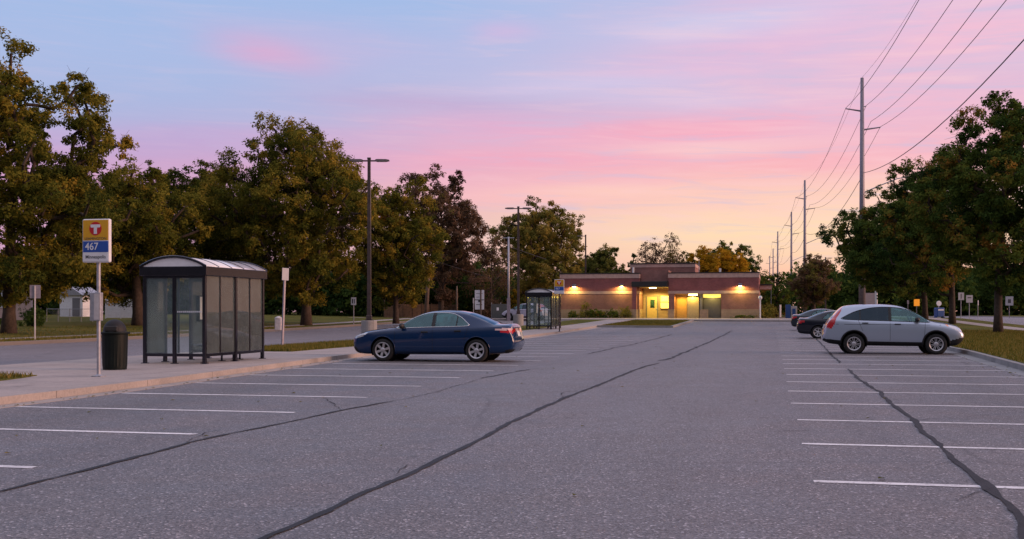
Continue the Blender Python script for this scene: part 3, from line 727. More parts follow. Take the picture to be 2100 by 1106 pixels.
post_sign('narrow edge-on sign on a leaning steel post on the grass strip behind the near shelter', 580, 711, .13, .30, .46, 2.92, rz=-TH + 1.05, lean=.042, r=.035, mat='signdull', postmat='steeldark')
post_sign('grey square road sign seen from behind, near the dark round shrub', 72, 697, .15, .46, .60, 2.48, rz=PI + .25, mat='steeldark', postmat='dirtywhite')
post_sign('small pale sign on a short post across the street, left of the near lamp post', 725, 667, .15, .42, .58, 2.1, rz=-.25, marks=[(-.12, .12, -.02, .46), (.06, .12, .12, .46)])
post_sign('white double sign with dark lines on an orange-brown wooden post behind the blue car', 986, 664, .12, 0.86, .86, 2.8, rz=-.1, two=True, postmat='wood', r=.07, Y=104, postoff=-.12,
          marks=[(-.3, .3, .28, .34), (-.3, .62, .0, .66), (-.42, .86, .42, .93), (-.12, .93, .1, 1.1), (-.3, 1.3, .25, 1.35)])
post_sign('thin bare-topped marker post just left of the white double sign', 971, 664, .1, .12, .5, 2.1, Y=106, mat='dirtywhite', postmat='dirtywhite', cat='marker post', name='marker_post')
rs = 'small signs on thin posts by the right-hand road'
post_sign('left one of two neighbouring small white signs on thin posts between the two right-hand trunks', 1971, 662, .1, .6, .74, 2.62, Y=112, rz=.1, group=rs, mat='signdull', marks=[(-.05, .12, .05, .6)])
post_sign('right one of two neighbouring small white signs on thin posts between the two right-hand trunks', 1988, 662, .1, .68, .74, 2.36, Y=112.5, rz=.1, group=rs, mat='signdull', marks=[(-.2, .2, .2, .3)])
post_sign('small narrow sign on a thin post just left of the nearest right-hand trunk', 2006, 652, .1, .3, .6, 2.05, Y=135, rz=.9, group=rs, mat='signdull')
post_sign('small pale square sign on a dark post right of the nearest right-hand trunk', 2070, 652, .1, .8, .95, 2.3, Y=120, rz=-.1, group=rs, mat='signdull', postmat='steeldark', marks=[(-.15, .3, .15, .7)])
post_sign('bright orange square sign by the road behind the silver car', 1880, 652, .1, .75, .9, 2.35, Y=150, mat='orange', postmat='steeldark', group=rs)
post_sign('thin bare grey post beside the road above the silver car windscreen', 1862, 652, .1, .2, .4, 1.9, Y=120, mat='steeldark', postmat='steeldark', name='marker_post', cat='marker post')
x, y = at(1782, 122)
t = thing('notice_board', 'pale notice board between two white posts behind the silver car roof', 'notice board', (x, y, H(x, y)), -.5)
for a in (-.75, .75): MB().bb((a - .12, -.12, 0), (a + .12, .12, 3.0)).build('post', M['white'], t, bevel=.02)
MB().bb((-.62, -.05, .9), (.62, .05, 2.8)).build('panel', M['housewall'], t)
# blue mailbox
x, y = at(1926, 118)
t = thing('mailbox', 'blue kerbside box with a round white disc above, between two right-hand trunks', 'mailbox', (x, y, H(x, y) + .1), .1)
MB().bb((-.4, -.4, .15), (.4, .4, 1.1)).build('box', M['bluesteel'], t, bevel=.08)
MB().bb((-.3, -.405, .8), (.3, -.402, .95)).build('slot', M['white'], t)
MB().bb((-.04, .1, 1.1), (.04, .18, 1.4)).build('post', M['steel'], t)
MB().lathe([(0, .0), (.27, 0), (.27, .06), (0, .06)], 20, (0, .02, 1.55), 'y').build('disc', M['white'], t)
for a in (-.4, .4): MB().bb((a - .06, -.3, 0), (a + .06, .3, .15)).build('foot', M['bluesteel'], t)
# white pedestal across the street
x, y = G(571, 678, .14)
t = thing('utility_pedestal', 'small white utility pedestal on the far verge behind the near shelter', 'utility pedestal', (x, y, H(x, y) + .14))
MB().bb((-.2, -.2, 0), (.2, .2, .78)).build('cabinet', M['dirtywhite'], t, bevel=.05)
MB().lathe([(0, .9), (.1, .88), (.16, .84), (.235, .79), (.235, .74), (.2, .74)], 18).build('cap', M['dirtywhite'], t)

# ------------------------------------------------------------------ lamp posts
def make_lamp(label, px, Y, base=True, arms=2, Ht=9.0, rz=0, group='parking lot lamp posts'):
    x, y = at(px, Y)
    t = thing('lamp_post', label, 'lamp post', (x, y, H(x, y) + .1), rz, group)
    zb = 0
    if base:
        MB().lathe([(0, -.2), (.40, -.2), (.40, .82), (.38, .86), (0, .86)], 24).build('concrete_base', M['curbgrey'], t); zb = .86
    MB().bb((-.2, -.2, zb), (.2, .2, zb + .05)).build('base_plate', M['bronze'], t)
    w0, w1 = .105, .075
    mb = MB(); z0, z1 = zb + .05, Ht
    mb.add([(a * w, b * w, z) for z, w in ((z0, w0), (z1, w1)) for a, b in ((-1, -1), (1, -1), (1, 1), (-1, 1))],
           [(0, 3, 2, 1), (4, 5, 6, 7), (0, 1, 5, 4), (1, 2, 6, 5), (2, 3, 7, 6), (3, 0, 4, 7)])
    mb.bb((-.09, -.09, z1), (.09, .09, z1 + .1)); mb.build('pole', M['bronze'], t, bevel=.012)
    MB().bb((-.14, -.14, zb + .05), (.14, .14, zb + .25)).build('base_cover', M['bronze'], t, bevel=.02)
    for sg in ([-1, 1] if arms == 2 else [-1]):
        mb = MB()
        mb.bb((sg * .076, -.035, z1 - .1), (sg * .33, .035, z1 - .03))
        pts = [(sg * .32, .19, .07), (sg * .42, .22, .11), (sg * .85, .22, .10), (sg * 1.02, .16, .05)]
        vs = []
        for px_, hw, hh in pts:
            zc = z1 - .045
            vs += [(px_, -hw, zc - hh / 2), (px_, hw, zc - hh / 2), (px_, hw * .8, zc + hh / 2), (px_, -hw * .8, zc + hh / 2)]
        fs = [(0, 1, 2, 3), (15, 14, 13, 12)] + [(i * 4 + k, i * 4 + (k + 1) % 4, i * 4 + 4 + (k + 1) % 4, i * 4 + 4 + k) for i in range(3) for k in range(4)]
        mb.add(vs, fs); h = mb.build('lamp_head', M['bronze'], t); fix_normals(h)
        MB().bb((sg * .46, -.16, z1 - .108), (sg * .84, .16, z1 - .1)).build('lens', M['dirtywhite'], h)
    return t
make_lamp('nearest tall twin-headed lamp post on a concrete base, behind the nose of the blue car', 757, 57.5, rz=.0)
make_lamp('second twin-headed lamp post on a concrete base, just left of the far shelter', 1063, 86.8, rz=0)
make_lamp('single-headed lamp post rising behind the left wing of the brick building', 1201, 130, False, 1, 9.4)
make_lamp('small distant street lamp beyond the parked dark cars at right', 1693, 175, False, 1, 9.0, PI)

# ------------------------------------------------------------------ timber pole, flag pole and cables at the left middle
def simple_pole(name, label, px, Y, top, r0, r1, mat, lean=0, cat='pole', cross=None):
    x, y = at(px, Y); zb = H(x, y); zt = zat(top, Y)
    t = thing(name, label, cat, (x, y, zb), 0)
    MB().tube([(0, 0, -.2), (lean * .5, 0, (zt - zb) * .5), (lean, 0, zt - zb)], [r0, (r0 + r1) / 2, r1], 12).build('shaft', M[mat], t, smooth=True)
    if cross: MB().tube([(lean - cross, 0, zt - zb - .1), (lean + cross, 0, zt - zb - .1)], .035, 6).build('crossarm', M[mat], t)
    return t, Vector((x + lean, y, zt))
tp, tp_top = simple_pole('utility_pole', 'leaning timber utility pole behind the roof of the blue car', 873, 105, 532, .20, .15, 'wood', .33)
MB().bb((-.5, -.26, 3.0), (-.2, -.2, 3.34)).build('white_tag', M['signwhite'], tp)
simple_pole('marker_pole', 'thin pale post in the trees right of the leaning timber pole', 937, 112, 587, .09, .08, 'wood')
fp, fp_top = simple_pole('utility_pole', 'slim grey metal pole with small top crossarm left of the second lamp post', 1043, 108, 486, .11, .085, 'steel', 0, cross=.55)
MB().bb((-.16, -.16, 0), (.16, .16, 2.2)).build('meter_box', M['steeldark'], fp)
def wire(label, pts, r=.012, sag=.4, group='overhead cables', name='power_line', n=14):
    P = []
    for a, b in zip(pts[:-1], pts[1:]):
        a, b = Vector(a), Vector(b); s = sag * ((b - a).length / 60) ** 2 if sag else 0
        for i in range(n):
            f = i / n; P.append(a.lerp(b, f) - Vector((0, 0, 4 * s * f * (1 - f))))
    P.append(Vector(pts[-1]))
    o = MB().tube(P, r, 5).build(name, M['cable'])
    tag(o, label, 'cable', group); return o
M['cable'] = plain('cable', (.04, .035, .045), .6)
wire('thin cable from the top of the leaning timber pole down to the right', [tp_top, (at(1010, 112)[0], 112, zat(572, 112)), (at(1042, 108)[0], 107.9, zat(545, 108))], .012, .3)
wire('pale cable running right from the slim grey pole into the trees', [(fp_top.x, fp_top.y, fp_top.z - .9), (at(1120, 126)[0], 126, zat(532, 126))], .022, .2)

# ------------------------------------------------------------------ steel power poles and lines at right
PP = [(1768, 160), (1650.5, 370), (1623, 435), (1595, 475), (1585.5, 510), (1578.5, 525)]
PL = []
for i, (px, top) in enumerate(PP):
    Y = 115 * 480 / (640 - top); x, y = at(px, Y); zt = zat(160, 115); PL.append((x, y))
    lab = ['nearest and tallest steel power pole, rising from behind the right-hand trees', 'second steel power pole with a street lamp arm, right of the brick building',
           'third steel power pole, with a shorter lamp arm', 'fourth power pole in the receding row', 'fifth, small power pole in the receding row', 'farthest, faintest power pole at the end of the receding row'][i]
    t = thing('power_pole', lab, 'power pole', (x, y, H(x, y)), 0, 'steel power poles along the right-hand road')
    z = zt - H(x, y)
    MB().tube([(0, 0, -.3), (0, 0, z)], [.36, .17], 14).build('shaft', M['steeldark'], t, smooth=True)
    MB().tube([(-.16, 0, z - 3.35), (-1.65, 0, z - 3.12)], [.09, .06], 8).build('crossarm', M['steeldark'], t)
    MB().tube([(.16, 0, z - 5.25), (1.85, 0, z - 5.0)], [.09, .06], 8).build('crossarm', M['steeldark'], t)
    MB().tube([(.1, 0, z - 2.95), (.42, 0, z - 2.85)], .05, 8).build('insulator', M['steel'], t)
    if i < 3:
        s = [1.0, 1.0, .95][i]
        zl = z - [11.6, 11.4, 11.6][i]
        MB().tube([(.2, 0, zl), (1.9, -.3, zl + .75), (3.4 * s, -.5, zl + 1.35), (4.4 * s, -.6, zl + 1.5)], [.06, .055, .05, .05], 8).build('lamp_arm', M['steel'], t)
        MB().box((4.7 * s, -.62, zl + 1.5), (.7, .3, .13)).build('lamp_head', M['steel'], t, bevel=.03)
d0 = Vector((PL[0][0] - PL[1][0], PL[0][1] - PL[1][1])); d0.normalize()
near = (18.2, 30.0)
for (ox, dz, lab, r, nz) in [(0, .05, 'topmost thin shield wire running over the pole tops', .012, 0), (-1.65, -3.05, 'power line carried on the left crossarms', .022, 0.0), (.42, -2.8, 'power line fixed to the right face of the poles', .022, -.3),
                     (.9, -4.4, 'power line just above the right crossarms', .022, -.4), (1.85, -4.95, 'power line carried on the right crossarms', .022, -.3), (.2, -9.6, 'lowest, thickest cable on the power poles', .03, -.6)]:
    pts = [(near[0] + ox * 1.0, near[1], 24.6 + dz + nz)] + [(a + ox, b, zat(160, 115) + dz) for a, b in PL]
    wire(lab, pts, r, .9, 'power lines over the right-hand road', n=18)

def fallen(n, seed):
    r = np.random.default_rng(seed); V = []
    for _ in range(n):
        q = r.random()
        if q < .4: s_ = 12 + 40 * r.random(); t_ = TL(s_) + .45 - abs(r.normal()) * .15 + (r.random() < .2) * r.random() * 4
        elif q < .6: s_ = 26 + 40 * r.random(); t_ = TR(s_) - .3 - abs(r.normal()) * .5
        else: s_ = 8 + 45 * r.random(); t_ = -17 + 23 * r.random()
        if not (-13 < t_ < TR(s_) - .05) or t_ < TL(s_) + .03: continue
        x, y = L2W(t_, s_); a = r.random() * 6.28; l = .022 + .026 * r.random(); z = H(x, y) + .012
        ca, sa = math.cos(a) * l, math.sin(a) * l
        V.append([(x + ca, y + sa, z), (x - sa * .6, y + ca * .6, z + .012), (x - ca, y - sa, z + .004), (x + sa * .6, y - ca * .6, z + .012)])
    V = np.array(V); N = len(V)
    me = bpy.data.meshes.new('fallen_leaves'); me.vertices.add(4 * N); me.loops.add(4 * N); me.polygons.add(N)
    me.vertices.foreach_set('co', V.ravel()); me.loops.foreach_set('vertex_index', np.arange(4 * N)); me.polygons.foreach_set('loop_start', np.arange(N) * 4)
    at_ = me.attributes.new('tone', 'FLOAT', 'FACE'); at_.data.foreach_set('value', r.random(N).astype('f'))
    me.materials.append(M['blade']); me.update(calc_edges=True)
    o = bpy.data.objects.new('fallen_leaves', me); COL.objects.link(o); struct(o, 'stuff'); tag(o, 'scattered dry leaves lying on the parking lot and in its gutters', 'leaves')
fallen(330, 90)

# ------------------------------------------------------------------ cars
def pchip(xp, yp, x):
    xp = np.array(xp, float); yp = np.array(yp, float); h = np.diff(xp); d = np.diff(yp) / h
    m = np.zeros(len(xp))
    for i in range(1, len(xp) - 1):
        if d[i - 1] * d[i] > 0:
            w1, w2 = 2 * h[i] + h[i - 1], h[i] + 2 * h[i - 1]; m[i] = (w1 + w2) / (w1 / d[i - 1] + w2 / d[i])
    m[0], m[-1] = d[0], d[-1]
    i = np.clip(np.searchsorted(xp, x) - 1, 0, len(h) - 1); t = (x - xp[i]) / h[i]
    return (1 + 2 * t) * (1 - t) ** 2 * yp[i] + t * (1 - t) ** 2 * h[i] * m[i] + t * t * (3 - 2 * t) * yp[i + 1] + t * t * (t - 1) * h[i] * m[i + 1]
def smooth_poly(P, n=8):
    P = [np.array(p, float) for p in P]; N = len(P); out = []
    for i in range(N):
        a, b, c, d = P[i - 1], P[i], P[(i + 1) % N], P[(i + 2) % N]
        for k in range(n):
            t = k / n
            out.append(.5 * (2 * b + (c - a) * t + (2 * a - 5 * b + 4 * c - d) * t * t + (3 * b - a - 3 * c + d) * t ** 3))
    return np.array(out)
def lin_poly(P, n=14):
    P = [np.array(p, float) for p in P]; out = []
    for i in range(len(P)):
        for k in range(n): out.append(P[i] + (P[(i + 1) % len(P)] - P[i]) * k / n)
    return np.array(out)
def inside(poly, x, z):
    r = np.zeros(len(x), bool); n = len(poly)
    for i in range(n):
        x1, z1 = poly[i]; x2, z2 = poly[(i + 1) % n]
        c = ((z1 > z) != (z2 > z))
        with np.errstate(divide='ignore', invalid='ignore'): xi = (x2 - x1) * (z - z1) / (z2 - z1) + x1
        r ^= c & (x < xi)
    return r
SEG = [3, 2, 4, 5, 4, 3, 12, 4, 6]
def car(spec, label, paint, loc, rz, group=None, name='parked_car', cat='car'):
    L = spec['L']; root = thing(name, label, cat, loc, rz, group)
    u = np.linspace(0, 1, 190); X = L * (.86 * u + .14 * (.5 - .5 * np.cos(PI * u)))
    tb = {k: pchip(*zip(*spec[k]), X) for k in ('zb', 'zs', 'zt', 'w', 'wt')}
    half = []
    crown = np.minimum(.055, .5 * np.maximum(.012, tb['zt'] - tb['zs']))
    for i in range(len(X)):
        zb, zs, zt, w, wt = (tb[k][i] for k in ('zb', 'zs', 'zt', 'w', 'wt')); cr = crown[i]
        zs = min(zs, zt - .02); ze = max(zt - cr, zs + .008)
        P = [(0, zb), (.84 * w, zb), (.95 * w, zb + .06), (.985 * w, zb + .3 * (zs - zb)), (w, zb + .62 * (zs - zb)), (.985 * w, zs - .035), (.955 * w, zs), (min(wt, .95 * w), ze), (.6 * wt, zt - .22 * cr), (0, zt)]
        q = []
        for j, n in enumerate(SEG):
            for k in range(n): q.append((P[j][0] + (P[j + 1][0] - P[j][0]) * k / n, P[j][1] + (P[j + 1][1] - P[j][1]) * k / n))
        q.append(P[-1]); q = np.array(q)
        for _ in range(2):
            r = q.copy(); r[1:-1] = .25 * q[:-2] + .5 * q[1:-1] + .25 * q[2:]; r[-1, 1] = .5 * q[-1, 1] + .5 * q[-2, 1]; q = r
        half.append(q)
    half = np.array(half)                                  # station, point, (y, z)
    NP = half.shape[1]; J6 = sum(SEG[:6]); J7 = sum(SEG[:7])
    def side_y(x, z):
        i = int(np.clip(np.searchsorted(X, x) - 1, 0, len(X) - 2)); f = (x - X[i]) / (X[i + 1] - X[i])
        p = half[i] * (1 - f) + half[i + 1] * f; a = sum(SEG[:2])
        return float(np.interp(z, p[a:J7 + 3, 1], p[a:J7 + 3, 0]))
    ring = 2 * NP - 2
    V = np.empty((len(X), ring, 3))
    for i in range(len(X)):
        V[i, :NP, 0] = X[i]; V[i, :NP, 1:] = half[i]
        V[i, NP:, 0] = X[i]; V[i, NP:, 1] = -half[i, -2:0:-1, 0]; V[i, NP:, 2] = half[i, -2:0:-1, 1]
    nS = len(X); idx = np.arange(nS * ring).reshape(nS, ring)
    a = idx[:-1]; b = idx[1:]
    Fq = np.stack([a, np.roll(a, -1, 1), np.roll(b, -1, 1), b], -1).reshape(-1, 4)
    Vf = V.reshape(-1, 3).copy()
    C = Vf[Fq].mean(1); jj = np.tile(np.arange(ring), nS - 1); jm = np.where(jj < NP - 1, jj, ring - 1 - jj)
    side = (jm >= 2) & (jm < J7 + 2)
    key = np.zeros(len(Fq), int); keys = ['body']; polys = {}
    def mark(nm, mask, poly=None):
        keys.append(nm); key[mask & (key == 0)] = len(keys) - 1
        if poly is not None: polys[len(keys) - 1] = poly
    wr = spec['wr']; Ra = spec['ra']
    for xa in spec['axles']:
        th = np.linspace(0, 2 * PI, 90, endpoint=False); cp = np.c_[xa + Ra * np.cos(th), wr + .02 + Ra * np.sin(th)]
        mark('', (np.hypot(C[:, 0] - xa, C[:, 2] - wr - .02) < Ra) & (np.abs(C[:, 1]) > .45) & (jm < J6), cp)
    for nm, mt, pl, sm in spec['regions']:
        poly = smooth_poly(pl) if sm else lin_poly(pl)
        for sg in (1, -1):
            mark((nm, mt, sg), inside(poly, C[:, 0], C[:, 2]) & (C[:, 1] * sg > .02) & (jm >= 2), poly if nm.startswith('side') else None)
    for nm, mt, x0, x1 in spec['top_glass']:
        yl = np.interp(C[:, 0], X, np.minimum(tb['wt'], .95 * tb['w'])) - .045
        mark((nm, mt, 0), (C[:, 0] > x0) & (C[:, 0] < x1) & (np.abs(C[:, 1]) < yl) & (jm >= J7))
    # snap outline vertices to the drawn outline
    fk = {}
    for ki, poly in polys.items():
        inn = np.unique(Fq[key == ki]); out = np.unique(Fq[(key != ki)]); bv = np.intersect1d(inn, out)
        for v in bv:
            p = Vf[v]
            if abs(p[1]) < .3: continue
            d = np.hypot(poly[:, 0] - p[0], poly[:, 1] - p[2]); k = int(d.argmin())
            if d[k] < .05:
                x, z = poly[k]; Vf[v] = (x, math.copysign(side_y(x, z), p[1]), z)
    x0_ = L / 2
    Vf[:, 0] -= x0_
    def sub(mask, name, mat, par, caps=False):
        fs = Fq[mask]; used, inv = np.unique(fs, return_inverse=True); fs = inv.reshape(-1, 4)
        mb = MB(); mb.v = [tuple(p) for p in Vf[used]]; mb.f = [tuple(f) for f in fs]
        if caps:
            pos = {int(v): i for i, v in enumerate(used)}
            for st, rev in ((0, 1), (nS - 1, 0)):
                r = [pos[int(v)] for v in idx[st] if int(v) in pos]
                mb.f.append(tuple(r[::-1] if rev else r))
        mb.m = [0] * len(mb.f)
        o = mb.build(name, mat, par, smooth=True); fix_normals(o); return o
    sub(key == 0, 'body', paint, root, True)
    for i, k in enumerate(keys):
        if isinstance(k, tuple) and (key == i).any(): sub(key == i, {'side_window_rear': 'side_window'}.get(k[0], k[0]), M[k[1]], root)
    # window outline trim
    for pl, mt, r in spec['trim']:
        poly = smooth_poly(pl)
        for sg in (1, -1):
            pts = [(x - x0_, sg * (side_y(x, z) + .003), z) for x, z in poly]; pts.append(pts[0])
            MB().tube(pts, r, 5, caps=False).build('window_trim', M[mt], root, smooth=True)
    for (xa, za, xb, zb_, wd, mt, nm) in spec['bars']:
        for sg in (1, -1):
            n = 8; vs = []
            for k in range(n + 1):
                x = xa + (xb - xa) * k / n; z = za + (zb_ - za) * k / n
                dx, dz = (wd / 2, 0) if abs(zb_ - za) > abs(xb - xa) else (0, wd / 2)
                for q in (-1, 1):
                    xx, zz = x + q * dx, z + q * dz; vs.append((xx - x0_, sg * (side_y(xx, zz) + .0045), zz))
            MB().add(vs, [(2 * k, 2 * k + 2, 2 * k + 3, 2 * k + 1) for k in range(n)]).build(nm, M[mt], root)
    # arches, wells, wheels
    for xa in spec['axles']:
        for sg in (1, -1):
            pts = []
            for k in range(33):
                th = -.25 + (PI + .5) * k / 32; x = xa + Ra * math.cos(th); z = wr + .02 + Ra * math.sin(th)
                if z > np.interp(x, X, tb['zb']) + .04: pts.append((x - x0_, sg * (side_y(x, z) + .002), z))
            MB().tube(pts, spec.get('lip', .012), 6).build('wheel_arch', M['clad'] if spec.get('lip') else paint, root, smooth=True)
            mb = MB(); vs = []
            for k in range(25):
                th = -.3 + (PI + .6) * k / 24
                for y in (.45, .85): vs.append((xa - x0_ + Ra * 1.015 * math.cos(th), sg * y, wr + .02 + Ra * 1.015 * math.sin(th)))
            mb.add(vs, [(2 * k, 2 * k + 1, 2 * k + 3, 2 * k + 2) for k in range(24)])
            mb.add([(xa - x0_ + Ra * 1.015 * math.cos(2 * PI * k / 24), sg * .45, wr + .02 + Ra * 1.015 * math.sin(2 * PI * k / 24)) for k in range(24)], [tuple(range(24))])
            mb.build('wheel_well', M['under'], root)
            yw = spec['track'] / 2
            tw = .11; rr = spec['rim']
            w = MB().lathe([(rr, -tw), (wr - .035, -tw), (wr - .008, -tw + .03), (wr, -tw + .06), (wr, tw - .06), (wr - .008, tw - .03), (wr - .03, tw), (rr + .015, tw + .002), (rr, tw - .02), (rr, -tw)], 40, (0, 0, 0), 'y').build('wheel', M['rubber'], root, smooth=True)
            w.location = (xa - x0_, sg * yw, wr); w.rotation_euler = (0, .3, 0 if sg > 0 else PI)
            MB().lathe([(0, .0), (rr - .01, .0)], 28, (0, .02, 0), 'y').build('brake_disc', M['under'], w)
            rm = MB().lathe([(rr - .028, tw - .01), (rr - .005, tw + .005), (rr + .004, tw + .002), (rr + .004, tw - .05), (rr - .03, tw - .05), (rr - .028, tw - .01)], 40, (0, 0, 0), 'y')
            rm.lathe([(0, tw - .005), (.045, tw - .008), (.07, tw - .02), (.07, tw - .06), (0, tw - .06)], 20, (0, 0, 0), 'y')
            ns = spec['spokes']
            for k in range(ns):
                th = 2 * PI * k / ns; R_ = Matrix.Rotation(th, 3, 'Y')
                for off, wd in spec['spoke']:
                    h0, h1 = wd * .8, wd
                    vs = [(.05, tw - .02, off * .5 - h0), (.05, tw - .02, off * .5 + h0), (rr - .015, tw - .006, off + h1), (rr - .015, tw - .006, off - h1)]
                    vs += [(p[0], p[1] - .04, p[2]) for p in vs]
                    vs = [tuple(R_ @ Vector(p)) for p in vs]
                    rm.add(vs, [(0, 1, 2, 3), (7, 6, 5, 4), (0, 4, 5, 1), (1, 5, 6, 2), (2, 6, 7, 3), (3, 7, 4, 0)])
            o = rm.build('rim', M['alloy'], w); fix_normals(o)
    # mirrors, handles
    mx, mz = spec['mirror']
    for sg in (1, -1):
        y = side_y(mx, mz)
        m = MB().lathe([(0, -.12), (.07, -.1), (.1, -.03), (.095, .05), (.06, .11), (0, .12)], 14, (0, 0, 0), 'y').build('door_mirror', M[spec['mirmat']], root, smooth=True)
        m.scale = (.75, 1, .8); m.location = (mx - x0_ - .02, sg * (y + .12), mz + .03)
        for hx, hz in spec['handles']:
            y = side_y(hx, hz)
            MB().bb((hx - x0_ - .10, sg * (y - .005), hz - .018), (hx - x0_ + .10, sg * (y + .03), hz + .02)).build('door_handle', M[spec['hmat']], root, bevel=.012)
    # plate, cabin
    px_, pz, ph = spec['plate']
    MB().box((px_ - x0_, 0, pz), (.02, .32, .16), M=Matrix.Rotation(ph, 3, 'Y')).build('licence_plate', M['plate'], root)
    cx0, cx1, cz = spec['cabin']
    MB().bb((cx0 - x0_, -.62, .3), (cx1 - x0_, .62, cz)).build('cabin_floor', M['under'], root)
    for sx in spec['seats']:
        for sy in (-.36, .36):
            mb = MB(); mb.prism([(0, .5), (.5, .52), (.62, .62), (.78, 1.05), (.74, 1.12), (.62, 1.10), (.5, .68), (0, .66)], -.24, .24)
            mb.bb((.7, -.12, 1.13), (.78, .12, 1.28))
            s = mb.build('seat', M['seat'], root, bevel=.03); s.location = (sx - x0_, sy, spec.get('dz', 0))
    sw = MB().lathe([(.175 + .016 * math.cos(a), .016 * math.sin(a)) for a in np.linspace(0, 2 * PI, 9)], 24)
    sw.bb((-.02, -.17, -.015), (.02, .17, .005)); s = sw.build('steering_wheel', M['seat'], root); s.location = (spec['wheelx'] - x0_, spec.get('drv', -.36), .93 + spec.get('dz', 0)); s.rotation_euler = (0, -1.1, 0)
    for nm, bx, mt in spec.get('extra', []):
        for sg in (1, -1): MB().bb((bx[0] - x0_, sg * bx[1], bx[2]), (bx[3] - x0_, sg * bx[4], bx[5])).build(nm, M[mt], root, bevel=.01)
    return root

DLO = [(1.36, .955), (1.62, 1.12), (1.95, 1.29), (2.25, 1.375), (2.6, 1.395), (2.95, 1.375), (3.2, 1.29), (3.42, 1.13), (3.50, 1.035), (3.2, 1.005), (2.4, .985), (1.8, .965)]
SEDAN = dict(L=4.8, wr=.325, ra=.375, rim=.222, axles=(.97, 3.745), track=1.58, spokes=6, spoke=[(0, .036)],
    zb=[(0, .40), (.05, .30), (.2, .21), (.6, .19), (4.0, .21), (4.6, .25), (4.74, .33), (4.8, .44)],
    zs=[(0, .60), (.1, .70), (.4, .80), (.9, .86), (1.4, .895), (2.0, .925), (3.0, .955), (3.8, .985), (4.3, 1.0), (4.6, .985), (4.72, .80), (4.8, .60)],
    zt=[(0, .67), (.04, .745), (.12, .80), (.35, .868), (.65, .918), (.95, .955), (1.22, .985), (1.40, 1.04), (1.75, 1.25), (2.05, 1.385), (2.35, 1.445), (2.7, 1.465), (3.05, 1.455), (3.4, 1.40), (3.75, 1.285), (4.05, 1.165), (4.25, 1.095), (4.4, 1.082), (4.62, 1.085), (4.68, 1.05), (4.735, .86), (4.77, .73), (4.8, .66)],
    w=[(0, .62), (.03, .72), (.09, .80), (.22, .855), (.5, .89), (1.0, .903), (1.6, .91), (3.2, .912), (3.9, .895), (4.3, .855), (4.6, .79), (4.74, .73), (4.8, .66)],
    wt=[(0, .36), (.2, .58), (.6, .74), (1.2, .79), (1.45, .76), (1.8, .68), (2.1, .60), (2.4, .572), (3.0, .565), (3.4, .575), (3.8, .62), (4.2, .70), (4.45, .715), (4.65, .68), (4.8, .50)],
    regions=[('side_window', 'carglass', DLO, True),
             ('headlight', 'lamp', [(.03, .66), (.10, .745), (.36, .815), (.50, .815), (.36, .72), (.16, .665)], True),
             ('tail_light', 'tail', [(4.30, .895), (4.44, .855), (4.80, .81), (4.80, .90), (4.30, .905)], False),
             ('tail_lens', 'tailclear', [(4.22, .955), (4.30, .908), (4.80, .902), (4.80, .955)], False),
             ('bumper_lower', 'clad', [(4.5, .2), (4.9, .2), (4.9, .40), (4.55, .34)], False),
             ('fog_surround', 'clad', [(-.1, .2), (.3, .2), (.16, .40), (-.1, .44)], False)],
    top_glass=[('windscreen', 'carglass', 1.40, 2.10), ('rear_window', 'tintglass', 3.45, 4.22)],
    trim=[(DLO, 'chrome', .011)],
    bars=[(2.46, .985, 2.46, 1.38, .10, 'black', 'door_pillar'), (3.14, 1.0, 3.14, 1.315, .03, 'black', 'window_bar'),
          (2.46, .30, 2.46, .975, .008, 'under', 'door_gap'), (1.32, .45, 1.34, .90, .008, 'under', 'door_gap'), (3.38, .62, 3.50, .98, .008, 'under', 'door_gap'), (1.4, .27, 3.3, .27, .012, 'under', 'door_gap')],
    mirror=(1.58, .985), mirmat='black', handles=[(2.22, .845), (3.2, .875)], hmat='black',
    plate=(4.765, .80, -.28), cabin=(1.5, 3.9, .5), seats=(1.95, 2.75), wheelx=1.78, drv=.36,
    extra=[('trunk_garnish', (4.715, .10, .965, 4.745, .42, 1.0), 'chrome')])
xs_, ys_ = L2W(-9.41, 31.82)
car(SEDAN, 'dark blue four-door sedan parked alone at the left kerb, facing left', M['bluepaint'], (xs_, ys_, 0), -TH)

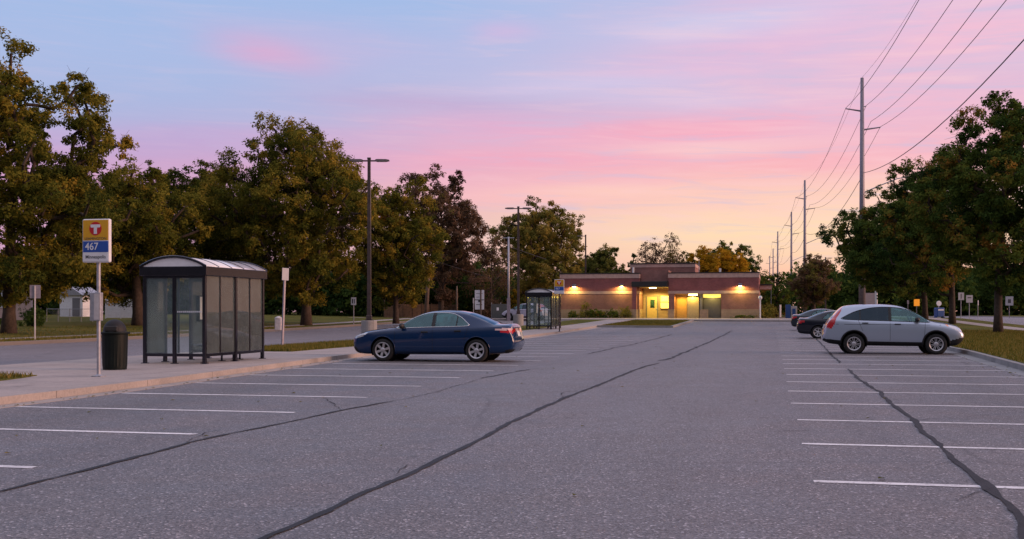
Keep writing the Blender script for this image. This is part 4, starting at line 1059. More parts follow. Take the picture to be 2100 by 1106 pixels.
D2 = [(1.10, 1.075), (1.30, 1.24), (1.60, 1.41), (1.95, 1.53), (2.35, 1.575), (2.8, 1.57), (3.2, 1.51), (3.55, 1.40), (3.85, 1.245), (3.92, 1.185), (3.6, 1.15), (2.6, 1.12), (1.7, 1.09)]
SUV = dict(L=4.53, wr=.345, ra=.425, rim=.225, axles=(.90, 3.52), track=1.57, spokes=7, spoke=[(-.03, .011), (.03, .011)], lip=.026, dz=.2,
    zb=[(0, .52), (.06, .42), (.3, .28), (.8, .26), (3.8, .29), (4.3, .34), (4.53, .44)],
    zs=[(0, .66), (.1, .74), (.4, .90), (.9, .99), (1.4, 1.04), (2.4, 1.08), (3.4, 1.12), (4.0, 1.16), (4.3, 1.16), (4.42, .98), (4.5, .72), (4.53, .62)],
    zt=[(0, .72), (.03, .80), (.12, .92), (.3, 1.00), (.6, 1.06), (.95, 1.115), (1.15, 1.19), (1.5, 1.41), (1.85, 1.575), (2.2, 1.655), (2.7, 1.685), (3.2, 1.68), (3.6, 1.655), (3.84, 1.61), (4.0, 1.50), (4.15, 1.34), (4.28, 1.20), (4.36, 1.08), (4.42, .95), (4.47, .84), (4.51, .78), (4.53, .70)],
    w=[(0, .64), (.04, .75), (.12, .82), (.3, .87), (.7, .895), (1.2, .905), (3.4, .91), (3.9, .895), (4.2, .86), (4.4, .80), (4.53, .70)],
    wt=[(0, .44), (.2, .62), (.6, .74), (1.0, .78), (1.3, .74), (1.7, .66), (2.1, .615), (3.0, .60), (3.6, .59), (3.9, .60), (4.2, .66), (4.4, .68), (4.53, .55)],
    regions=[('side_window', 'carglass', [p for p in D2 if p[0] < 2.3] + [(2.32, 1.578), (2.32, 1.11)] if False else [(1.10, 1.075), (1.30, 1.24), (1.60, 1.41), (1.95, 1.53), (2.33, 1.576), (2.33, 1.113), (1.7, 1.09)], False),
             ('side_window_rear', 'tintglass', [(2.331, 1.113), (2.331, 1.576), (2.6, 1.578), (2.8, 1.57), (3.2, 1.51), (3.55, 1.40), (3.85, 1.245), (3.92, 1.185), (3.6, 1.15)], False),
             ('headlight', 'lamp', [(.06, .80), (.14, .90), (.46, 1.0), (.52, .97), (.40, .86), (.16, .76)], True),
             ('turn_signal', 'amber', [(.46, .93), (.50, 1.005), (.62, 1.0), (.54, .93)], False),
             ('tail_light', 'tail', [(3.86, 1.60), (3.96, 1.56), (4.14, 1.36), (4.26, 1.16), (4.40, 1.0), (4.42, .88), (4.24, .86), (4.16, .98), (4.10, 1.17), (3.96, 1.40)], False),
             ('lower_cladding', 'clad', [(-.1, .2), (4.7, .2), (4.7, .52), (4.2, .50), (3.9, .45), (1.3, .42), (.5, .46), (.1, .56), (-.1, .58)], False)],
    top_glass=[('windscreen', 'carglass', 1.12, 1.86), ('rear_window', 'tintglass', 3.95, 4.27)],
    trim=[(D2, 'black', .010)],
    bars=[(2.36, 1.115, 2.36, 1.57, .09, 'black', 'door_pillar'), (3.32, 1.14, 3.32, 1.47, .035, 'black', 'window_bar'),
          (2.36, .45, 2.36, 1.10, .009, 'under', 'door_gap'), (1.28, .55, 1.24, 1.06, .009, 'under', 'door_gap'), (3.24, .78, 3.38, 1.13, .009, 'under', 'door_gap'), (.75, .98, 4.1, 1.0, .012, 'under', 'belt_crease')],  # last bar: shade line of the belt crease, painted as a dark strip
    mirror=(1.52, 1.13), mirmat='black', handles=[(2.12, 1.0), (3.16, 1.04)], hmat='black',
    plate=(4.47, .92, -.35), cabin=(1.4, 4.0, .6), seats=(1.85, 2.75), wheelx=1.68, drv=.36)
xs_, ys_ = L2W(4.0, 40.75)
car(SUV, 'silver crossover parked at the right kerb with black lower cladding, facing right', M['silver'], (xs_, ys_, 0), PI - TH)
DS = dict(SEDAN); DS['hmat'] = 'black'; DS['trim'] = [(DLO, 'black', .010)]
DS['regions'] = [r for r in SEDAN['regions'] if r[0] not in ('tail_lens', 'tail_light')] + [('tail_light', 'tail', [(4.42, .93), (4.40, .83), (4.80, .76), (4.80, .95)], False)]
xs_, ys_ = L2W(1.35 + 2.4, 61.9)
car(DS, 'black sedan parked nose to the kerb, half hidden just behind the silver crossover', M['darkpaint'], (xs_, ys_, H(xs_, ys_)), PI - TH)
xs_, ys_ = L2W(1.35 + 2.4, 79.5)
car(DS, 'dark teal-grey sedan, farthest of the three cars parked along the right kerb', M['tealpaint'], (xs_, ys_, H(xs_, ys_)), PI - TH)
# van seen in part beyond the far shelter
VAN = dict(SUV); VAN['regions'] = [r for r in SUV['regions'] if r[0] != 'turn_signal']
x, y = at(1078, 110)
car(VAN, 'pale lavender-white van standing between the second lamp post and the far shelter', M['whitepaint'], (x, y, H(x, y)), -.5, cat='van', name='parked_van')

# ------------------------------------------------------------------ brick transit building
SB = 118.4; T0 = t_at(1149, SB); bx_, by_ = L2W(T0, SB)
B = thing('brick_building', 'low maroon and tan brick building with lit yellow entrance beyond the lot', 'building', (bx_, by_, .66), -TH)
def bx(px): return t_at(px, SB) - T0
def part(name, a, b, mat, par=None, bevel=0): return MB().bb(a, b).build(name, M[mat], par or B, bevel=bevel)
LV = [(0, 1.03, 'stone', .05), (1.03, 2.64, 'brick2', 0), (2.64, 2.93, 'band', .03), (2.93, 4.28, 'brick', 0), (4.28, 4.74, 'band', .05)]
def wing(x0, x1, y0, y1, lv=LV, ztop=None, zmin=0, er=1, el=1):
    for a, b, mt, pr in lv:
        if b <= zmin: continue
        part('wall', (x0 - pr * el, y0 - pr, max(a, zmin)), (x1 + pr * er, y1, b), mt)
    if ztop is None:
        part('roof_edge', (x0 - .09, y0 - .09, 4.74), (x1 + .09, y1, 4.84), 'darkroof')
xl, xr = bx(1149), bx(1311)
wing(xl, xr, 0, 13)
ra, rb, o0, o1 = bx(1371), bx(1556), bx(1383), bx(1479)
YF = -.0
wing(ra, o0, YF, 13, er=0, ztop=1)                       # pier left of the opening
wing(o1, rb, YF, 13, el=0, ztop=1)
for a, b, mt, pr in LV[2:]: part('wall', (o0 + (.0 if pr else 0), YF - pr, a), (o1, 13, b), mt)
part('roof_edge', (ra - .09, YF - .09, 4.74), (rb + .09, 13, 4.84), 'darkroof')
# tall middle block
part('wall', (bx(1283), 4.2, 4.0), (bx(1420), 12, 5.55), 'brick2'); part('wall', (bx(1283) - .04, 4.15, 5.55), (bx(1420) + .04, 12, 5.92), 'band'); part('roof_edge', (bx(1283) - .1, 4.08, 5.92), (bx(1420) + .1, 12, 6.02), 'darkroof')
# entrance recess
part('wall', (xr + .05, 3.4, 0), (ra - .05, 3.7, 4.0), 'stone'); part('ceiling', (xr + .05, -.3, 3.3), (ra - .05, 3.4, 3.36), 'cream')
part('wall', (xr + .05, .6, 3.95), (ra - .05, 4.2, 5.1), 'brick2')
part('canopy', (bx(1297), -.9, 3.36), (ra - .06, .6, 3.9), 'darkroof', bevel=.02)
part('column', (bx(1298), -.8, 1.03), (bx(1307), -.38, 3.358), 'brick'); part('column_base', (bx(1298) - .04, -.84, 0), (bx(1307) + .04, -.34, 1.028), 'stone')
d = part('door', (bx(1320), 3.33, .03), (bx(1341), 3.4, 2.35), 'cream'); part('door_window', (bx(1327), 3.30, 1.2), (bx(1336), 3.33, 2.05), 'carglass', d)
part('door_handle', (bx(1339), 3.25, 1.0), (bx(1339) + .12, 3.33, 1.12), 'steel', d)
part('door_frame', (bx(1320) - .12, 3.36, .0), (bx(1320), 3.4, 2.45), 'grey'); part('door_frame', (bx(1341), 3.36, 0), (bx(1341) + .12, 3.4, 2.45), 'grey')
w = part('window', (bx(1349), 3.34, 1.15), (bx(1371), 3.40, 2.45), 'emitsoft'); part('window_frame', (bx(1349), 3.30, 1.75), (bx(1371), 3.34, 1.86), 'cream', w); part('poster', (bx(1353), 3.29, 1.95), (bx(1369), 3.335, 2.4), 'white', w)
part('window_sill', (bx(1348), 3.25, 1.08), (bx(1371.5), 3.40, 1.15), 'grey', w)
lamp = part('ceiling_lamp', (bx(1338) - .35, .2, 3.22), (bx(1338) + .35, .6, 3.298), 'emit')
# right opening
dep = 1.8
part('wall', (o0, dep, 0), (o1, dep + .3, 2.64), 'stone'); part('ceiling', (o0 + .002, .02, 2.60), (o1 - .002, dep, 2.638), 'cream')
part('pier', (bx(1409), .25, 0), (bx(1433), dep, 2.3), 'cream'); part('lintel', (bx(1409) - .05, .2, 2.3), (bx(1433) + .05, dep, 2.36), 'darkroof')
part('partition', (bx(1433) + .06, .3, 0), (bx(1440), dep, 2.595), 'grey')
sd_ = part('service_door', (bx(1441), 1.1, 0), (bx(1477), 1.2, 2.2), 'grey'); part('lit_panel', (bx(1441), 1.08, 2.25), (bx(1477), 1.18, 2.59), 'emitsoft')
part('half_wall', (bx(1435), -.15, 0), (bx(1452), .18, 1.0), 'stone', bevel=.01)
part('orange_panel', (bx(1386), dep - .06, .05), (bx(1406), dep - .01, 2.3), 'cream')  # cream slab on the back wall; its orange comes from the recess lamp
part('ceiling_lamp', (bx(1412), .1, 2.46), (bx(1430), .22, 2.6), 'emit')
# wall lamps
for px in (1178, 1275, 1518):
    x = bx(px); h = part('wall_lamp', (x - .2, -.32, 3.42), (x + .2, -.002, 3.68), 'steeldark', bevel=.04)
    part('lens', (x - .17, -.29, 3.385), (x + .17, -.04, 3.418), 'emit', h)
def spot(x, y, z, e, ang=165, col=(1, .70, .15), tilt=.35, kind='SPOT', r=.08):
    l = bpy.data.lights.new('lamp_light', kind); l.energy = e; l.color = col; l.shadow_soft_size = r
    if kind == 'SPOT': l.spot_size = math.radians(ang); l.spot_blend = .35
    o = bpy.data.objects.new('lamp_light', l); COL.objects.link(o); o.parent = B; o.location = (x, y, z); o.rotation_euler = (tilt, 0, 0)
for px in (1178, 1275, 1518): spot(bx(px), -.34, 3.38, 250, 172)
spot(bx(1338), .4, 3.1, 330, tilt=.1); spot(bx(1345), 1.9, 3.1, 300, tilt=0)
spot(bx(1396), .6, 2.45, 170, 170, (1, .52, .07), 0); spot(bx(1420), .0, 2.45, 120, tilt=0); spot(bx(1460), .5, 2.5, 60, tilt=0)
# roof gear and side canopy
part('roof_vent', (bx(1292), 2, 4.84), (bx(1295), 2.4, 5.5), 'white'); part('vent_pipe', (bx(1429), 3, 4.84), (bx(1430.5), 3.15, 6.1), 'steel'); part('roof_vent', (bx(1472), 3, 4.84), (bx(1476), 3.4, 5.35), 'white')
part('side_canopy', (rb + .06, 4, 3.15), (bx(1583), 10, 3.55), 'band'); part('side_canopy_roof', (rb + .06, 3.9, 3.552), (bx(1583) + .1, 10.1, 3.68), 'darkroof')
part('canopy_post', (bx(1581), 4.2, 0), (bx(1582), 4.4, 3.148), 'steel')

# things about the building
def at_s(px, s): return L2W(t_at(px, s), s)
x, y = at_s(1559, 117); t = thing('bollard_lamp', 'white ball-topped post at the right corner of the brick building', 'post', (x, y, .79))
MB().tube([(0, 0, 0), (0, 0, 1.9)], .07, 10).build('post', M['white'], t); MB().lathe([(0, -.22), (.15, -.16), (.22, 0), (.15, .16), (0, .22)], 14, (0, 0, 2.05)).build('ball', M['white'], t, smooth=True)
x, y = at_s(1600, 122); t = thing('marker_post', 'short white post on a pad between the brick building and the parked dark cars', 'marker post', (x, y, .66))
MB().tube([(0, 0, 0), (0, 0, 1.5)], .1, 10).build('post', M['white'], t); MB().bb((-.5, -.3, 0), (.9, .3, .22)).build('pad', M['walk'], t)
x, y = at_s(1622, 121); t = thing('utility_cabinet', 'blue and white utility cabinet by the lawn behind the parked dark cars', 'utility cabinet', (x, y, .66), -.2)
MB().bb((-.55, -.4, 0), (-.05, .4, 1.5)).build('blue_cabinet', M['bluesteel'], t, bevel=.03); MB().bb((-.0, -.35, 0), (.6, .35, 1.35)).build('white_cabinet', M['dirtywhite'], t, bevel=.03)
MB().bb((.12, -.37, .35), (.45, -.352, 1.1)).build('panel', M['bluesteel'], t)

# ------------------------------------------------------------------ across the street: house, fences
x, y = at(10, 88); z = H(x, y) + .14
t = thing('house', 'pale pinkish house with one window, mostly hidden by the leftmost tree', 'house', (x, y, z), .38)
MB().bb((-6, 0, 0), (1.85, 7, 2.75)).build('wall', M['housewall'], t)
MB().prism([(-6.4, 2.752), (2.25, 2.752), (-2.0, 4.8)], -.4, 7.4).build('roof', M['darkroof'], t)
w = MB().bb((-1.0, -.06, .95), (.55, .0, 2.3)).build('window', M['white'], t); MB().bb((-.92, -.075, 1.02), (-.26, -.061, 2.24)).build('pane', M['tintglass'], w); MB().bb((-.18, -.075, 1.02), (.47, -.061, 2.24)).build('pane', M['tintglass'], w)
x0, y0 = at(217, 96); x1, y1 = at(278, 96); z = H(x0, y0) + .14
t = thing('privacy_fence', 'bright white privacy fence between the litter bin and the thick trunk', 'fence', (x0, y0, z))
n = 2; Lf = (x1 - x0) / n
for k in range(n): MB().bb((k * Lf + .05, -.02, .05), ((k + 1) * Lf - .05, .02, 1.62)).build('fence_panel', M['whitevinyl'] if 'whitevinyl' in M else M['white'], t)
for k in range(n + 1): MB().bb((k * Lf - .05, -.05, 0), (k * Lf + .05, .05, 1.75)).build('fence_post', M['white'], t)
x, y = at(145, 104); z = H(x, y) + .14
t = thing('shed', 'small white shed glimpsed between the dark shrubs left of the white fence', 'shed', (x, y, z), -.3)
MB().bb((-1.2, 0, 0), (1.3, 2.5, 1.95)).build('wall', M['white'], t); MB().prism([(-1.4, 1.952), (1.5, 1.952), (.05, 2.75)], -.2, 2.7).build('roof', M['steel'], t)
MB().bb((.2, -.04, .05), (1.0, -.002, 1.7)).build('door', M['grey'], t)
x, y = at(96, 84); z = H(x, y) + .14; x1, y1 = at(190, 84)
t = thing('chain_link_fence', 'low grey chain link fence across the lawn at far left', 'fence', (x, y, z)); Lf = x1 - x
for k in range(5): MB().tube([(k * Lf / 4, 0, 0), (k * Lf / 4, 0, .98)], .028, 6).build('fence_post', M['steel'], t)
mb = MB().tube([(0, 0, .94), (Lf, 0, .94)], .02, 6); mb.build('top_rail', M['steel'], t)
mb = MB()
for k in range(-5, int(Lf / .16)):
    for sg in (1, -1):
        a = k * .16; pts = [(a, 0, 0.02), (a + .9, 0, .92)] if sg > 0 else [(a + .9, 0, .02), (a, 0, .92)]
        if pts[0][0] >= 0 and pts[1][0] >= 0 and max(p[0] for p in pts) <= Lf: mb.tube(pts, .006, 3, caps=False)
o = mb.build('chain_mesh', M['steel'], t); struct(o, 'stuff')
x, y = at(788, 119); x1, y1 = at(940, 124); z = H(x, y) + .1
t = thing('board_fence', 'weathered brown board fence behind the roof of the blue car', 'fence', (x, y, z), math.atan2(y1 - y, x1 - x)); Lf = math.hypot(x1 - x, y1 - y)
mb = MB(); k = 0; a = .05; rr = random.Random(3)
while a < Lf:
    wv = rr.uniform(.13, .16); h_ = 1.45 + rr.uniform(-.03, .03) if a > 1.0 else 1.2 + .22 * max(0, a - .5)
    mb.bb((a, -.012 + rr.uniform(-.006, .006), .04), (a + wv - .006, .012, h_)); a += wv
o = mb.build('boards', M['wood'], t)
for k in range(9): MB().bb((k * Lf / 8 - .05, -.07, 0), (k * Lf / 8 + .05, -.015, 1.6 if k else 1.9)).build('fence_post', M['wood'], t)
x, y = at(1008, 112); x1, y1 = at(1046, 112); z = H(x, y) + .1
t = thing('slatted_fence', 'grey-green slatted fence left of the pale van, with a small white notice', 'fence', (x, y, z)); Lf = x1 - x
mb = MB(); MB().bb((0, -.02, .08), (Lf, .02, 1.5)).build('fence_panel', plain('grey green slats', (.07, .08, .08), .7, scale=12), t)
for k in range(3): MB().tube([(k * Lf / 2, .06, 0), (k * Lf / 2, .06, 1.62)], .035, 6).build('fence_post', M['steel'], t)
MB().bb((.5, -.03, .85), (.72, -.021, 1.15)).build('notice', M['white'], t)

# ------------------------------------------------------------------ trees
def mesh_tri_quads(name, V, mat, tone):
    N = len(V); k = V.shape[1]
    me = bpy.data.meshes.new(name); me.vertices.add(N * k); me.loops.add(N * k); me.polygons.add(N)
    me.vertices.foreach_set('co', V.astype('f').ravel()); me.loops.foreach_set('vertex_index', np.arange(N * k, dtype='i')); me.polygons.foreach_set('loop_start', np.arange(N, dtype='i') * k)
    at_ = me.attributes.new('tone', 'FLOAT', 'FACE'); at_.data.foreach_set('value', np.clip(tone, 0, 1).astype('f'))
    me.materials.append(mat); me.update(calc_edges=True); return me
def leaves(cent, rad, out, n, size, r, tone_b, flat=.8, lo=.12):
    """leaf blades spread in clumps: cent (B,3), rad (B,), out (B,3) outward directions"""
    B_ = len(cent); sub = 9
    d = r.normal(size=(B_, sub, 3)) + out[:, None, :] * .55; d /= np.linalg.norm(d, axis=2, keepdims=True)
    sc = cent[:, None, :] + d * rad[:, None, None] * (.55 + .45 * r.random((B_, sub, 1)))
    st = tone_b[:, None] + r.normal(size=(B_, sub)) * .12
    sc = sc.reshape(-1, 3); sr = np.repeat(rad * .42, sub); st = st.ravel(); so = d.reshape(-1, 3)
    m = max(1, n // len(sc)); 
    dd = r.normal(size=(len(sc), m, 3)); dd /= np.linalg.norm(dd, axis=2, keepdims=True)
    P = sc[:, None, :] + dd * (sr[:, None, None] * r.random((len(sc), m, 1)) ** .55) * np.array([1, 1, flat])
    P = P.reshape(-1, 3); N = len(P)
    tone = np.repeat(st, m) + r.normal(size=N) * .10
    nrm = dd.reshape(-1, 3) * .5 + np.repeat(so, m, 0) * .5 + np.array([0, 0, .45]) + r.normal(size=(N, 3)) * .55
    nrm /= np.linalg.norm(nrm, axis=1, keepdims=True)
    ref = r.normal(size=(N, 3)); a = np.cross(nrm, ref); a /= np.linalg.norm(a, axis=1, keepdims=True); b = np.cross(nrm, a)
    l = size * (.5 + 1.0 * r.random((N, 1)) ** 1.5); w = l * (.36 + .2 * r.random((N, 1)))
    V = np.stack([P - a * l * .5, P + b * w * .55 - nrm * l * .06 + a * l * .05, P + a * l * .55 - nrm * l * .14, P - b * w * .55 - nrm * l * .06 + a * l * .05], 1)
    return V, tone
def tree(name, label, cat, group, x, y, height, rx, cz0, seed, mat, ry=None, nblob=70, nleaf=26000, leaf=.24, blob=1.0, trunk_r=.28, trunk_lean=0, off=(0, 0), tone=.45, egg=.6, gap=.0, up=0, dz=.12, tonevar=.2, bare=1.0, lump=.22):
    """cz0 = height of the lowest foliage; egg>.5 = widest low"""
    r = np.random.default_rng(seed); ry = ry or rx
    t = thing(name, label, cat, (x, y, H(x, y) + dz), 0, group)
    rz = (height - cz0) / 2; zc = cz0 + rz
    ph = r.random(8) * 6.28
    C = []
    tries = 0
    mind = blob * .78
    while len(C) < nblob and tries < 9000:
        tries += 1
        v = r.normal(size=3); v /= np.linalg.norm(v); k = r.random() ** .42
        az_ = math.atan2(v[1], v[0])
        f = 1 + lump * (math.sin(3 * az_ + ph[0] + 2 * v[2]) + .7 * math.sin(5 * az_ + ph[1] - 3 * v[2]) + .6 * math.sin(4 * v[2] * 1.6 + ph[2])) / 1.6
        zz = v[2] * k
        wz = 1 - egg * .55 * max(0, zz) ** 1.3 - .25 * max(0, -zz) ** 2
        p = np.array([v[0] * k * f * rx * wz, v[1] * k * f * ry * wz, zz * rz * (f if zz > 0 else 1) * .97])
        if p[2] > rz - blob * .4: continue
        if C and min(np.linalg.norm(p - q) for q in C) < mind: 
            if tries > 3000: mind *= .999
            continue
        C.append(p)
    C = np.array(C); out = C / np.array([rx, ry, rz]); out /= np.linalg.norm(out, axis=1, keepdims=True) + 1e-6
    if gap: 
        keep = r.random(len(C)) > gap; C, out = C[keep], out[keep]
    rad = blob * (.75 + .5 * r.random(len(C)))
    lean_top = np.array([off[0], off[1], 0])
    cen = C + np.array([0, 0, zc]) + lean_top
    tb = tone + r.normal(size=len(C)) * tonevar
    V, tn = leaves(cen, rad, out, int(nleaf * 1.45), leaf * .84, r, tb)
    if up:                                             # plume-like crowns: leaves stream upwards
        pass
    # limbs
    nodes = []; parent = []
    ht = cz0 + rz * 1.15; nt_ = 9
    for i in range(nt_):
        f = i / (nt_ - 1); w = .12 * math.sin(f * 5 + ph[3]) * f
        nodes.append(np.array([off[0] * f ** 3 + w * .8 + trunk_lean * f * (1 - f), off[1] * f ** 3 + w, ht * f])); parent.append(i - 1)
    order = np.argsort(np.linalg.norm(cen[:, :2] - lean_top[:2], axis=1) + .3 * np.abs(cen[:, 2] - zc))
    for bi in order:
        p = cen[bi]; best = None
        for j, q in enumerate(nodes):
            if q[2] > p[2] + .3 or q[2] < cz0 * .45: continue
            dd = np.linalg.norm(p - q) + .55 * max(0, 1.2 - (p[2] - q[2]))
            if best is None or dd < best[0]: best = (dd, j)
        if best is None: best = (0, 4)
        j = best[1]; q = nodes[j]; mid = q * .5 + p * .5 + r.normal(size=3) * .12 * np.linalg.norm(p - q) + np.array([0, 0, -.05])
        nodes.append(mid); parent.append(j); nodes.append(p); parent.append(len(nodes) - 2)
    cnt = np.ones(len(nodes))
    for i in range(len(nodes) - 1, 0, -1): cnt[parent[i]] += cnt[i] * .5 if i >= nt_ else cnt[i]
    rr_ = trunk_r * np.sqrt(cnt / cnt[0]); rr_[:nt_] = np.maximum(rr_[:nt_], trunk_r * (1 - .75 * np.arange(nt_) / nt_)); rr_[0] = trunk_r * 1.35
    rr_ = np.maximum(rr_, .018)
    mb = MB().tube([tuple(n_) for n_ in nodes[:nt_]], list(rr_[:nt_]), 10)
    mb.build('trunk', M['bark'], t, smooth=True)
    mb = MB()
    for i in range(nt_, len(nodes)):
        a = nodes[parent[i]]; b = nodes[i]; r1 = rr_[i]; r0 = min(rr_[parent[i]], r1 * 1.6)
        mb.tube([tuple(a), tuple(b)], [r0, r1], 5, caps=False)
    for i in range(nt_ + 1, len(nodes), 2):               # twigs at the tips
        for q in range(3):
            d = r.normal(size=3) + out[order[(i - nt_ - 1) // 2]]; d /= np.linalg.norm(d)
            mb.tube([tuple(nodes[i]), tuple(nodes[i] + d * blob * (.7 + .5 * r.random()))], [.016, .006], 3, caps=False)
    mb.build('branches', M['bark'], t, smooth=True)
    me = mesh_tri_quads('crown', V, M[mat], tn); o = bpy.data.objects.new('crown', me); COL.objects.link(o); o.parent = t
    return t
def bush(name, label, x, y, rx, h, seed, mat, group=None, nleaf=2500, leaf=.12, dz=.12, tone=.45, cat='shrub', ry=None):
    r = np.random.default_rng(seed); ry = ry or rx
    t = thing(name, label, cat, (x, y, H(x, y) + dz), 0, group)
    nb = 26; v = r.normal(size=(nb, 3)); v[:, 2] = np.abs(v[:, 2]); v /= np.linalg.norm(v, axis=1, keepdims=True)
    k = r.random((nb, 1)) ** .4
    cen = v * k * np.array([rx * .8, ry * .8, h * .8]) + np.array([0, 0, h * .08])
    V, tn = leaves(cen, np.full(nb, min(rx, h) * .36), v, nleaf, leaf, r, tone + r.normal(size=nb) * .15)
    V[:, :, 2] = np.maximum(V[:, :, 2], .01)
    me = mesh_tri_quads('foliage', V, M[mat], tn); o = bpy.data.objects.new('foliage', me); COL.objects.link(o); o.parent = t
    mb = MB()
    for q in range(5):
        a = q * 1.3; mb.tube([(0, 0, -.05), (math.cos(a) * rx * .2, math.sin(a) * ry * .2, h * .3), (math.cos(a) * rx * .5, math.sin(a) * ry * .5, h * .62)], [.03, .02, .01], 5)
    mb.build('stems', M['bark'], t)
    return t
GL = 'big trees across the left street'; GM = 'trees in the middle distance'; GR = 'street trees on the right-hand strip'; GB = 'trees behind the brick building'
def tp(px, Y): return at(px, Y)
x, y = tp(18, 62); tree('maple_tree', 'leftmost and tallest tree, cut by the picture edge, olive crown open at its right', 'tree', GL, x, y, 15.4, 5.3, 1.7, 21, 'olive', nblob=170, nleaf=85000, leaf=.23, blob=1.05, trunk_r=.34, off=(.7, 0), gap=.13, egg=.3, tone=.45, lump=.34)
x, y = tp(283, 80); tree('maple_tree', 'broad olive tree with thick trunk behind the bus stop sign and white fence', 'tree', GL, x, y, 11.5, 5.4, 1.9, 22, 'olive', nblob=190, nleaf=80000, leaf=.23, blob=1.0, trunk_r=.38, off=(-1.4, 0), egg=.2, tone=.38)
x, y = tp(628, 86); tree('maple_tree', 'tallest middle tree, wide olive-gold crown just left of the nearest lamp post', 'tree', GL, x, y, 16.0, 5.9, 2.0, 23, 'olive', nblob=260, nleaf=115000, leaf=.23, blob=1.1, trunk_r=.36, off=(-.6, 0), egg=.55, tone=.47)
x, y = tp(420, 91); tree('maple_tree', 'dark olive tree above the near shelter roof, lower than its right neighbour', 'tree', GL, x, y, 12.9, 4.5, 1.8, 24, 'olive', nblob=170, nleaf=70000, leaf=.24, blob=1.0, trunk_r=.3, egg=.3, tone=.34)
x, y = tp(812, 92); tree('maple_tree', 'smaller olive-gold tree directly right of the nearest lamp post', 'tree', GL, x, y, 11.9, 3.1, 1.3, 25, 'olive', nblob=120, nleaf=52000, leaf=.23, blob=.95, trunk_r=.22, egg=.45, tone=.5)
x, y = tp(905, 118); tree('elm_tree', 'dark russet-green tree with sky gaps in its crown, right of the olive trees', 'tree', GM, x, y, 15.6, 4.6, 2.0, 26, 'russet', nblob=130, nleaf=46000, leaf=.28, blob=1.05, trunk_r=.3, gap=.12, tone=.42, egg=.3, lump=.3)
x, y = tp(1008, 122); tree('bare_tree', 'small thin-leaved mauve-brown tree left of the slim grey pole', 'tree', GM, x, y, 9.3, 3.0, 1.6, 27, 'russet', nblob=60, nleaf=6500, leaf=.2, blob=.8, trunk_r=.16, tone=.72)
x, y = tp(1103, 140); tree('cottonwood_tree', 'feathery mid-green tree rising behind the far shelter', 'tree', GM, x, y, 14.4, 5.6, 1.6, 28, 'mid', nblob=190, nleaf=64000, leaf=.29, blob=1.0, trunk_r=.32, gap=.08, tone=.72, egg=.2, lump=.38)
x, y = tp(1238, 172); tree('round_tree', 'low round green tree showing over the left wing roof', 'tree', GB, x, y, 10.6, 3.3, 2, 29, 'mid', nblob=70, nleaf=20000, leaf=.34, tone=.35)
x, y = tp(1195, 178); tree('round_tree', 'low tan-green tree beside the single-headed lamp post', 'tree', GB, x, y, 9.0, 3.6, 2, 30, 'mid', nblob=70, nleaf=20000, leaf=.34, tone=.5)
x, y = tp(1352, 170); tree('sparse_tree', 'sparse half-bare russet tree rising above the raised middle roof block', 'tree', GB, x, y, 12.2, 3.6, 3, 31, 'russet', nblob=70, nleaf=7500, leaf=.26, tone=.6, egg=0, trunk_r=.2)
x, y = tp(1298, 175); tree('spruce_tree', 'small dark pointed evergreen at the left end of the raised roof block', 'tree', GB, x, y, 9.7, 1.7, 1.5, 32, 'green', nblob=30, nleaf=6000, leaf=.3, egg=1.4, blob=.7, tone=.3)
x, y = tp(1400, 182); tree('round_tree', 'low olive tree between the sparse russet and the yellow tree', 'tree', GB, x, y, 10.2, 3.4, 2, 37, 'mid', nblob=45, nleaf=10000, leaf=.32, tone=.35)
x, y = tp(1466, 152); tree('yellow_tree', 'bright yellow autumn tree above the right wing of the brick building', 'tree', GB, x, y, 9.1, 3.7, 2, 33, 'gold', nblob=90, nleaf=34000, leaf=.3, tone=.8, egg=.2)
x, y = tp(1486, 176); tree('round_tree', 'wide dark green tree behind the bright yellow tree', 'tree', GB, x, y, 11.3, 4.9, 2, 34, 'green', nblob=90, nleaf=30000, leaf=.36, tone=.4, egg=.1)
x, y = tp(1535, 178); tree('round_tree', 'dark tree sloping down at the right end of the building roof', 'tree', GB, x, y, 9.4, 3.0, 2, 38, 'green', nblob=40, nleaf=9000, leaf=.34, tone=.45)
x, y = tp(2047, 65.5); tree('maple_tree', 'nearest and tallest right-hand maple, its dark crown cut by the picture edge', 'tree', GR, x, y, 13.9, 4.1, 2.7, 41, 'green', nblob=190, nleaf=95000, leaf=.21, blob=.95, trunk_r=.23, gap=.08, egg=.8, off=(.7, 0), tone=.46, tonevar=.24, lump=.3)
x, y = tp(1953, 90); tree('maple_tree', 'second right-hand maple, dark crown with rusty patches between its two neighbours', 'tree', GR, x, y, 13.6, 3.8, 2.8, 42, 'green', nblob=170, nleaf=80000, leaf=.23, blob=.95, trunk_r=.24, gap=.1, egg=.75, off=(-1.2, 0), tone=.52, tonevar=.26, lump=.3)
x, y = tp(1897, 106); tree('maple_tree', 'third and leftmost right-hand maple, low wide dark crown over the silver car', 'tree', GR, x, y, 12.2, 5.3, 2.4, 43, 'green', nblob=190, nleaf=85000, leaf=.25, blob=1.0, trunk_r=.26, gap=.1, egg=.8, off=(-2.8, 0), tone=.36, tonevar=.2)
x, y = tp(1668, 142); tree('ash_tree', 'small red-tinged tree in front of the second power pole', 'tree', 'trees beyond the parked cars', x, y, 7.6, 2.7, .8, 44, 'russet', nblob=55, nleaf=16000, leaf=.26, tone=.75, egg=.9, blob=.8)
x, y = tp(1592, 150); tree('ash_tree', 'low dark tree right of the brick building under the power poles', 'tree', 'trees beyond the parked cars', x, y, 5.6, 2.6, .4, 45, 'green', nblob=40, nleaf=10000, leaf=.28, tone=.5, blob=.8)
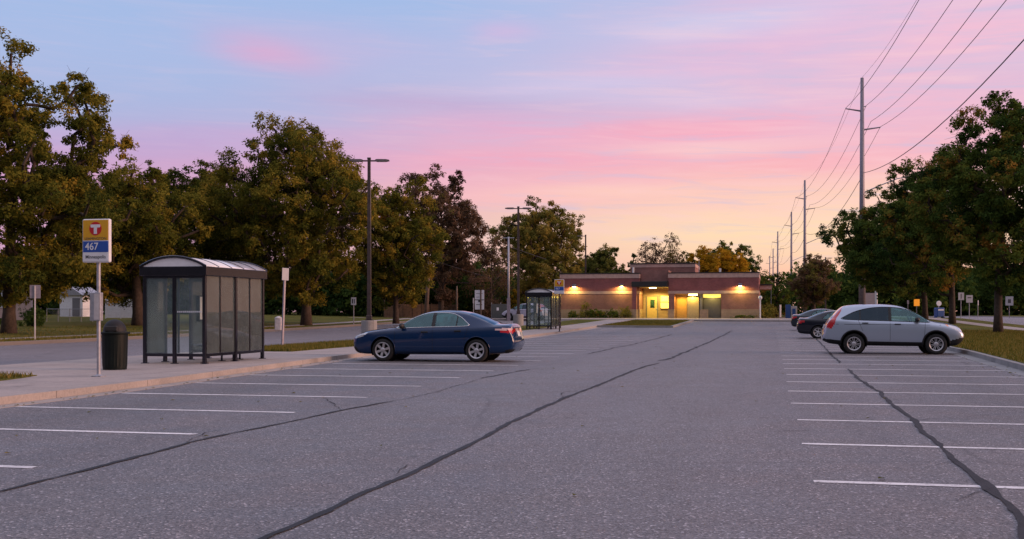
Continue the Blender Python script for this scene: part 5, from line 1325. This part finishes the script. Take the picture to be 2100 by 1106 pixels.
# shrubs
GS = 'shrubs in the bed along the left wing wall'
for px, r_, h_, sd, lab in [(1175, .55, .95, 51, 'small dark leftmost shrub in the bed by the left wing wall'), (1199, 1.15, 1.75, 52, 'tallest bright green shrub in the bed by the left wing wall'),
                   (1216, .8, 1.15, 53, 'middling shrub touching the tallest one on its right'), (1236, .75, 1.0, 54, 'round shrub in the bed between two gaps of bare wall'), (1256, .7, 1.05, 55, 'second shrub from the entrance in the wall bed'), (1281, 1.1, 1.2, 56, 'wide light green shrub nearest the lit entrance')]:
    x, y = at_s(px, 117.2); bush('shrub', lab, x, y, r_, h_, sd, 'mid' if sd in (52, 56) else 'green', GS, 1800, .13, .1, .45 if sd in (52, 56) else .5, ry=.6)
x, y = at_s(1572, 119); bush('weeping_shrub', 'rounded tan-topped weeping shrub at the right end of the brick building', x, y, 1.2, 1.75, 57, 'mid', None, 3500, .15, .0, .6)
x, y = at_s(1525, 117.4); bush('shrub', 'flat low shrub below the right wall lamp', x, y, 1.6, .4, 58, 'green', None, 1200, .12, .1, ry=.4)
x, y = at(66, 74); bush('shrub', 'large round nearly black shrub in front of the pale house', x, y, 1.0, 1.25, 59, 'green', None, 5000, .1, .14, .15)
x, y = at(10, 76); bush('shrub', 'low dark shrub at the left picture edge before the pale house', x, y, 1.3, .45, 60, 'green', None, 2500, .1, .14, .2)
x, y = at(1045, 128); bush('yellow_shrub', 'tall yellow-green shrub at the foot of the slim grey pole', x, y, 1.15, 4.4, 61, 'gold', None, 6000, .2, .1, .28)
x, y = at(1000, 118); bush('shrub', 'brown-green shrub before the mauve-brown tree', x, y, 1.8, 2.2, 62, 'russet', None, 4500, .18, .1, .4)
# dense understory and distant woods, read as masses
def woods(label, pts, seed, mat, nleaf, leaf, tone, name='woodland'):
    r = np.random.default_rng(seed); cen = []; rad = []
    for (px, Y, h) in pts:
        x, y = at(px, Y); z = H(x, y)
        for k in range(int(h * 3)):
            rr = (.8 + .5 * r.random()) * (Y / 110)
            cen.append((x + r.normal() * 1.3 * Y / 110, y + r.normal() * 1.2, z + rr * .4 + (h - rr) * r.random())); rad.append(rr)
    cen = np.array(cen); rad = np.array(rad)
    V, tn = leaves(cen, rad, np.tile([0, -.5, .4], (len(cen), 1)), nleaf, leaf, r, tone + r.normal(size=len(cen)) * .15)
    me = mesh_tri_quads(name, V, M[mat], tn); o = bpy.data.objects.new(name, me); COL.objects.link(o); struct(o, 'stuff')
    tag(o, label, 'woodland'); return o
rr = random.Random(5)
woods('dense dark undergrowth filling in below the left-hand trees', [(px, 132 + rr.uniform(-6, 6), rr.uniform(3.5, 7)) for px in range(290, 1010, 12)], 71, 'green', 150000, .42, .12)
woods('dense dark undergrowth behind the pale house and white fence', [(px, 122 + rr.uniform(-5, 5), rr.uniform(4, 8)) for px in range(-60, 300, 13)], 72, 'green', 65000, .45, .12)
woods('distant belt of dark woods beyond the right-hand road', [(px, 215 + rr.uniform(-12, 12), rr.uniform(6.5, 10.5)) for px in range(1640, 2260, 13)], 73, 'green', 90000, .8, .25)
woods('distant low woods behind the brick building', [(px, 240 + rr.uniform(-12, 12), rr.uniform(5, 9)) for px in range(980, 1580, 13)], 74, 'mid', 70000, .85, .25)
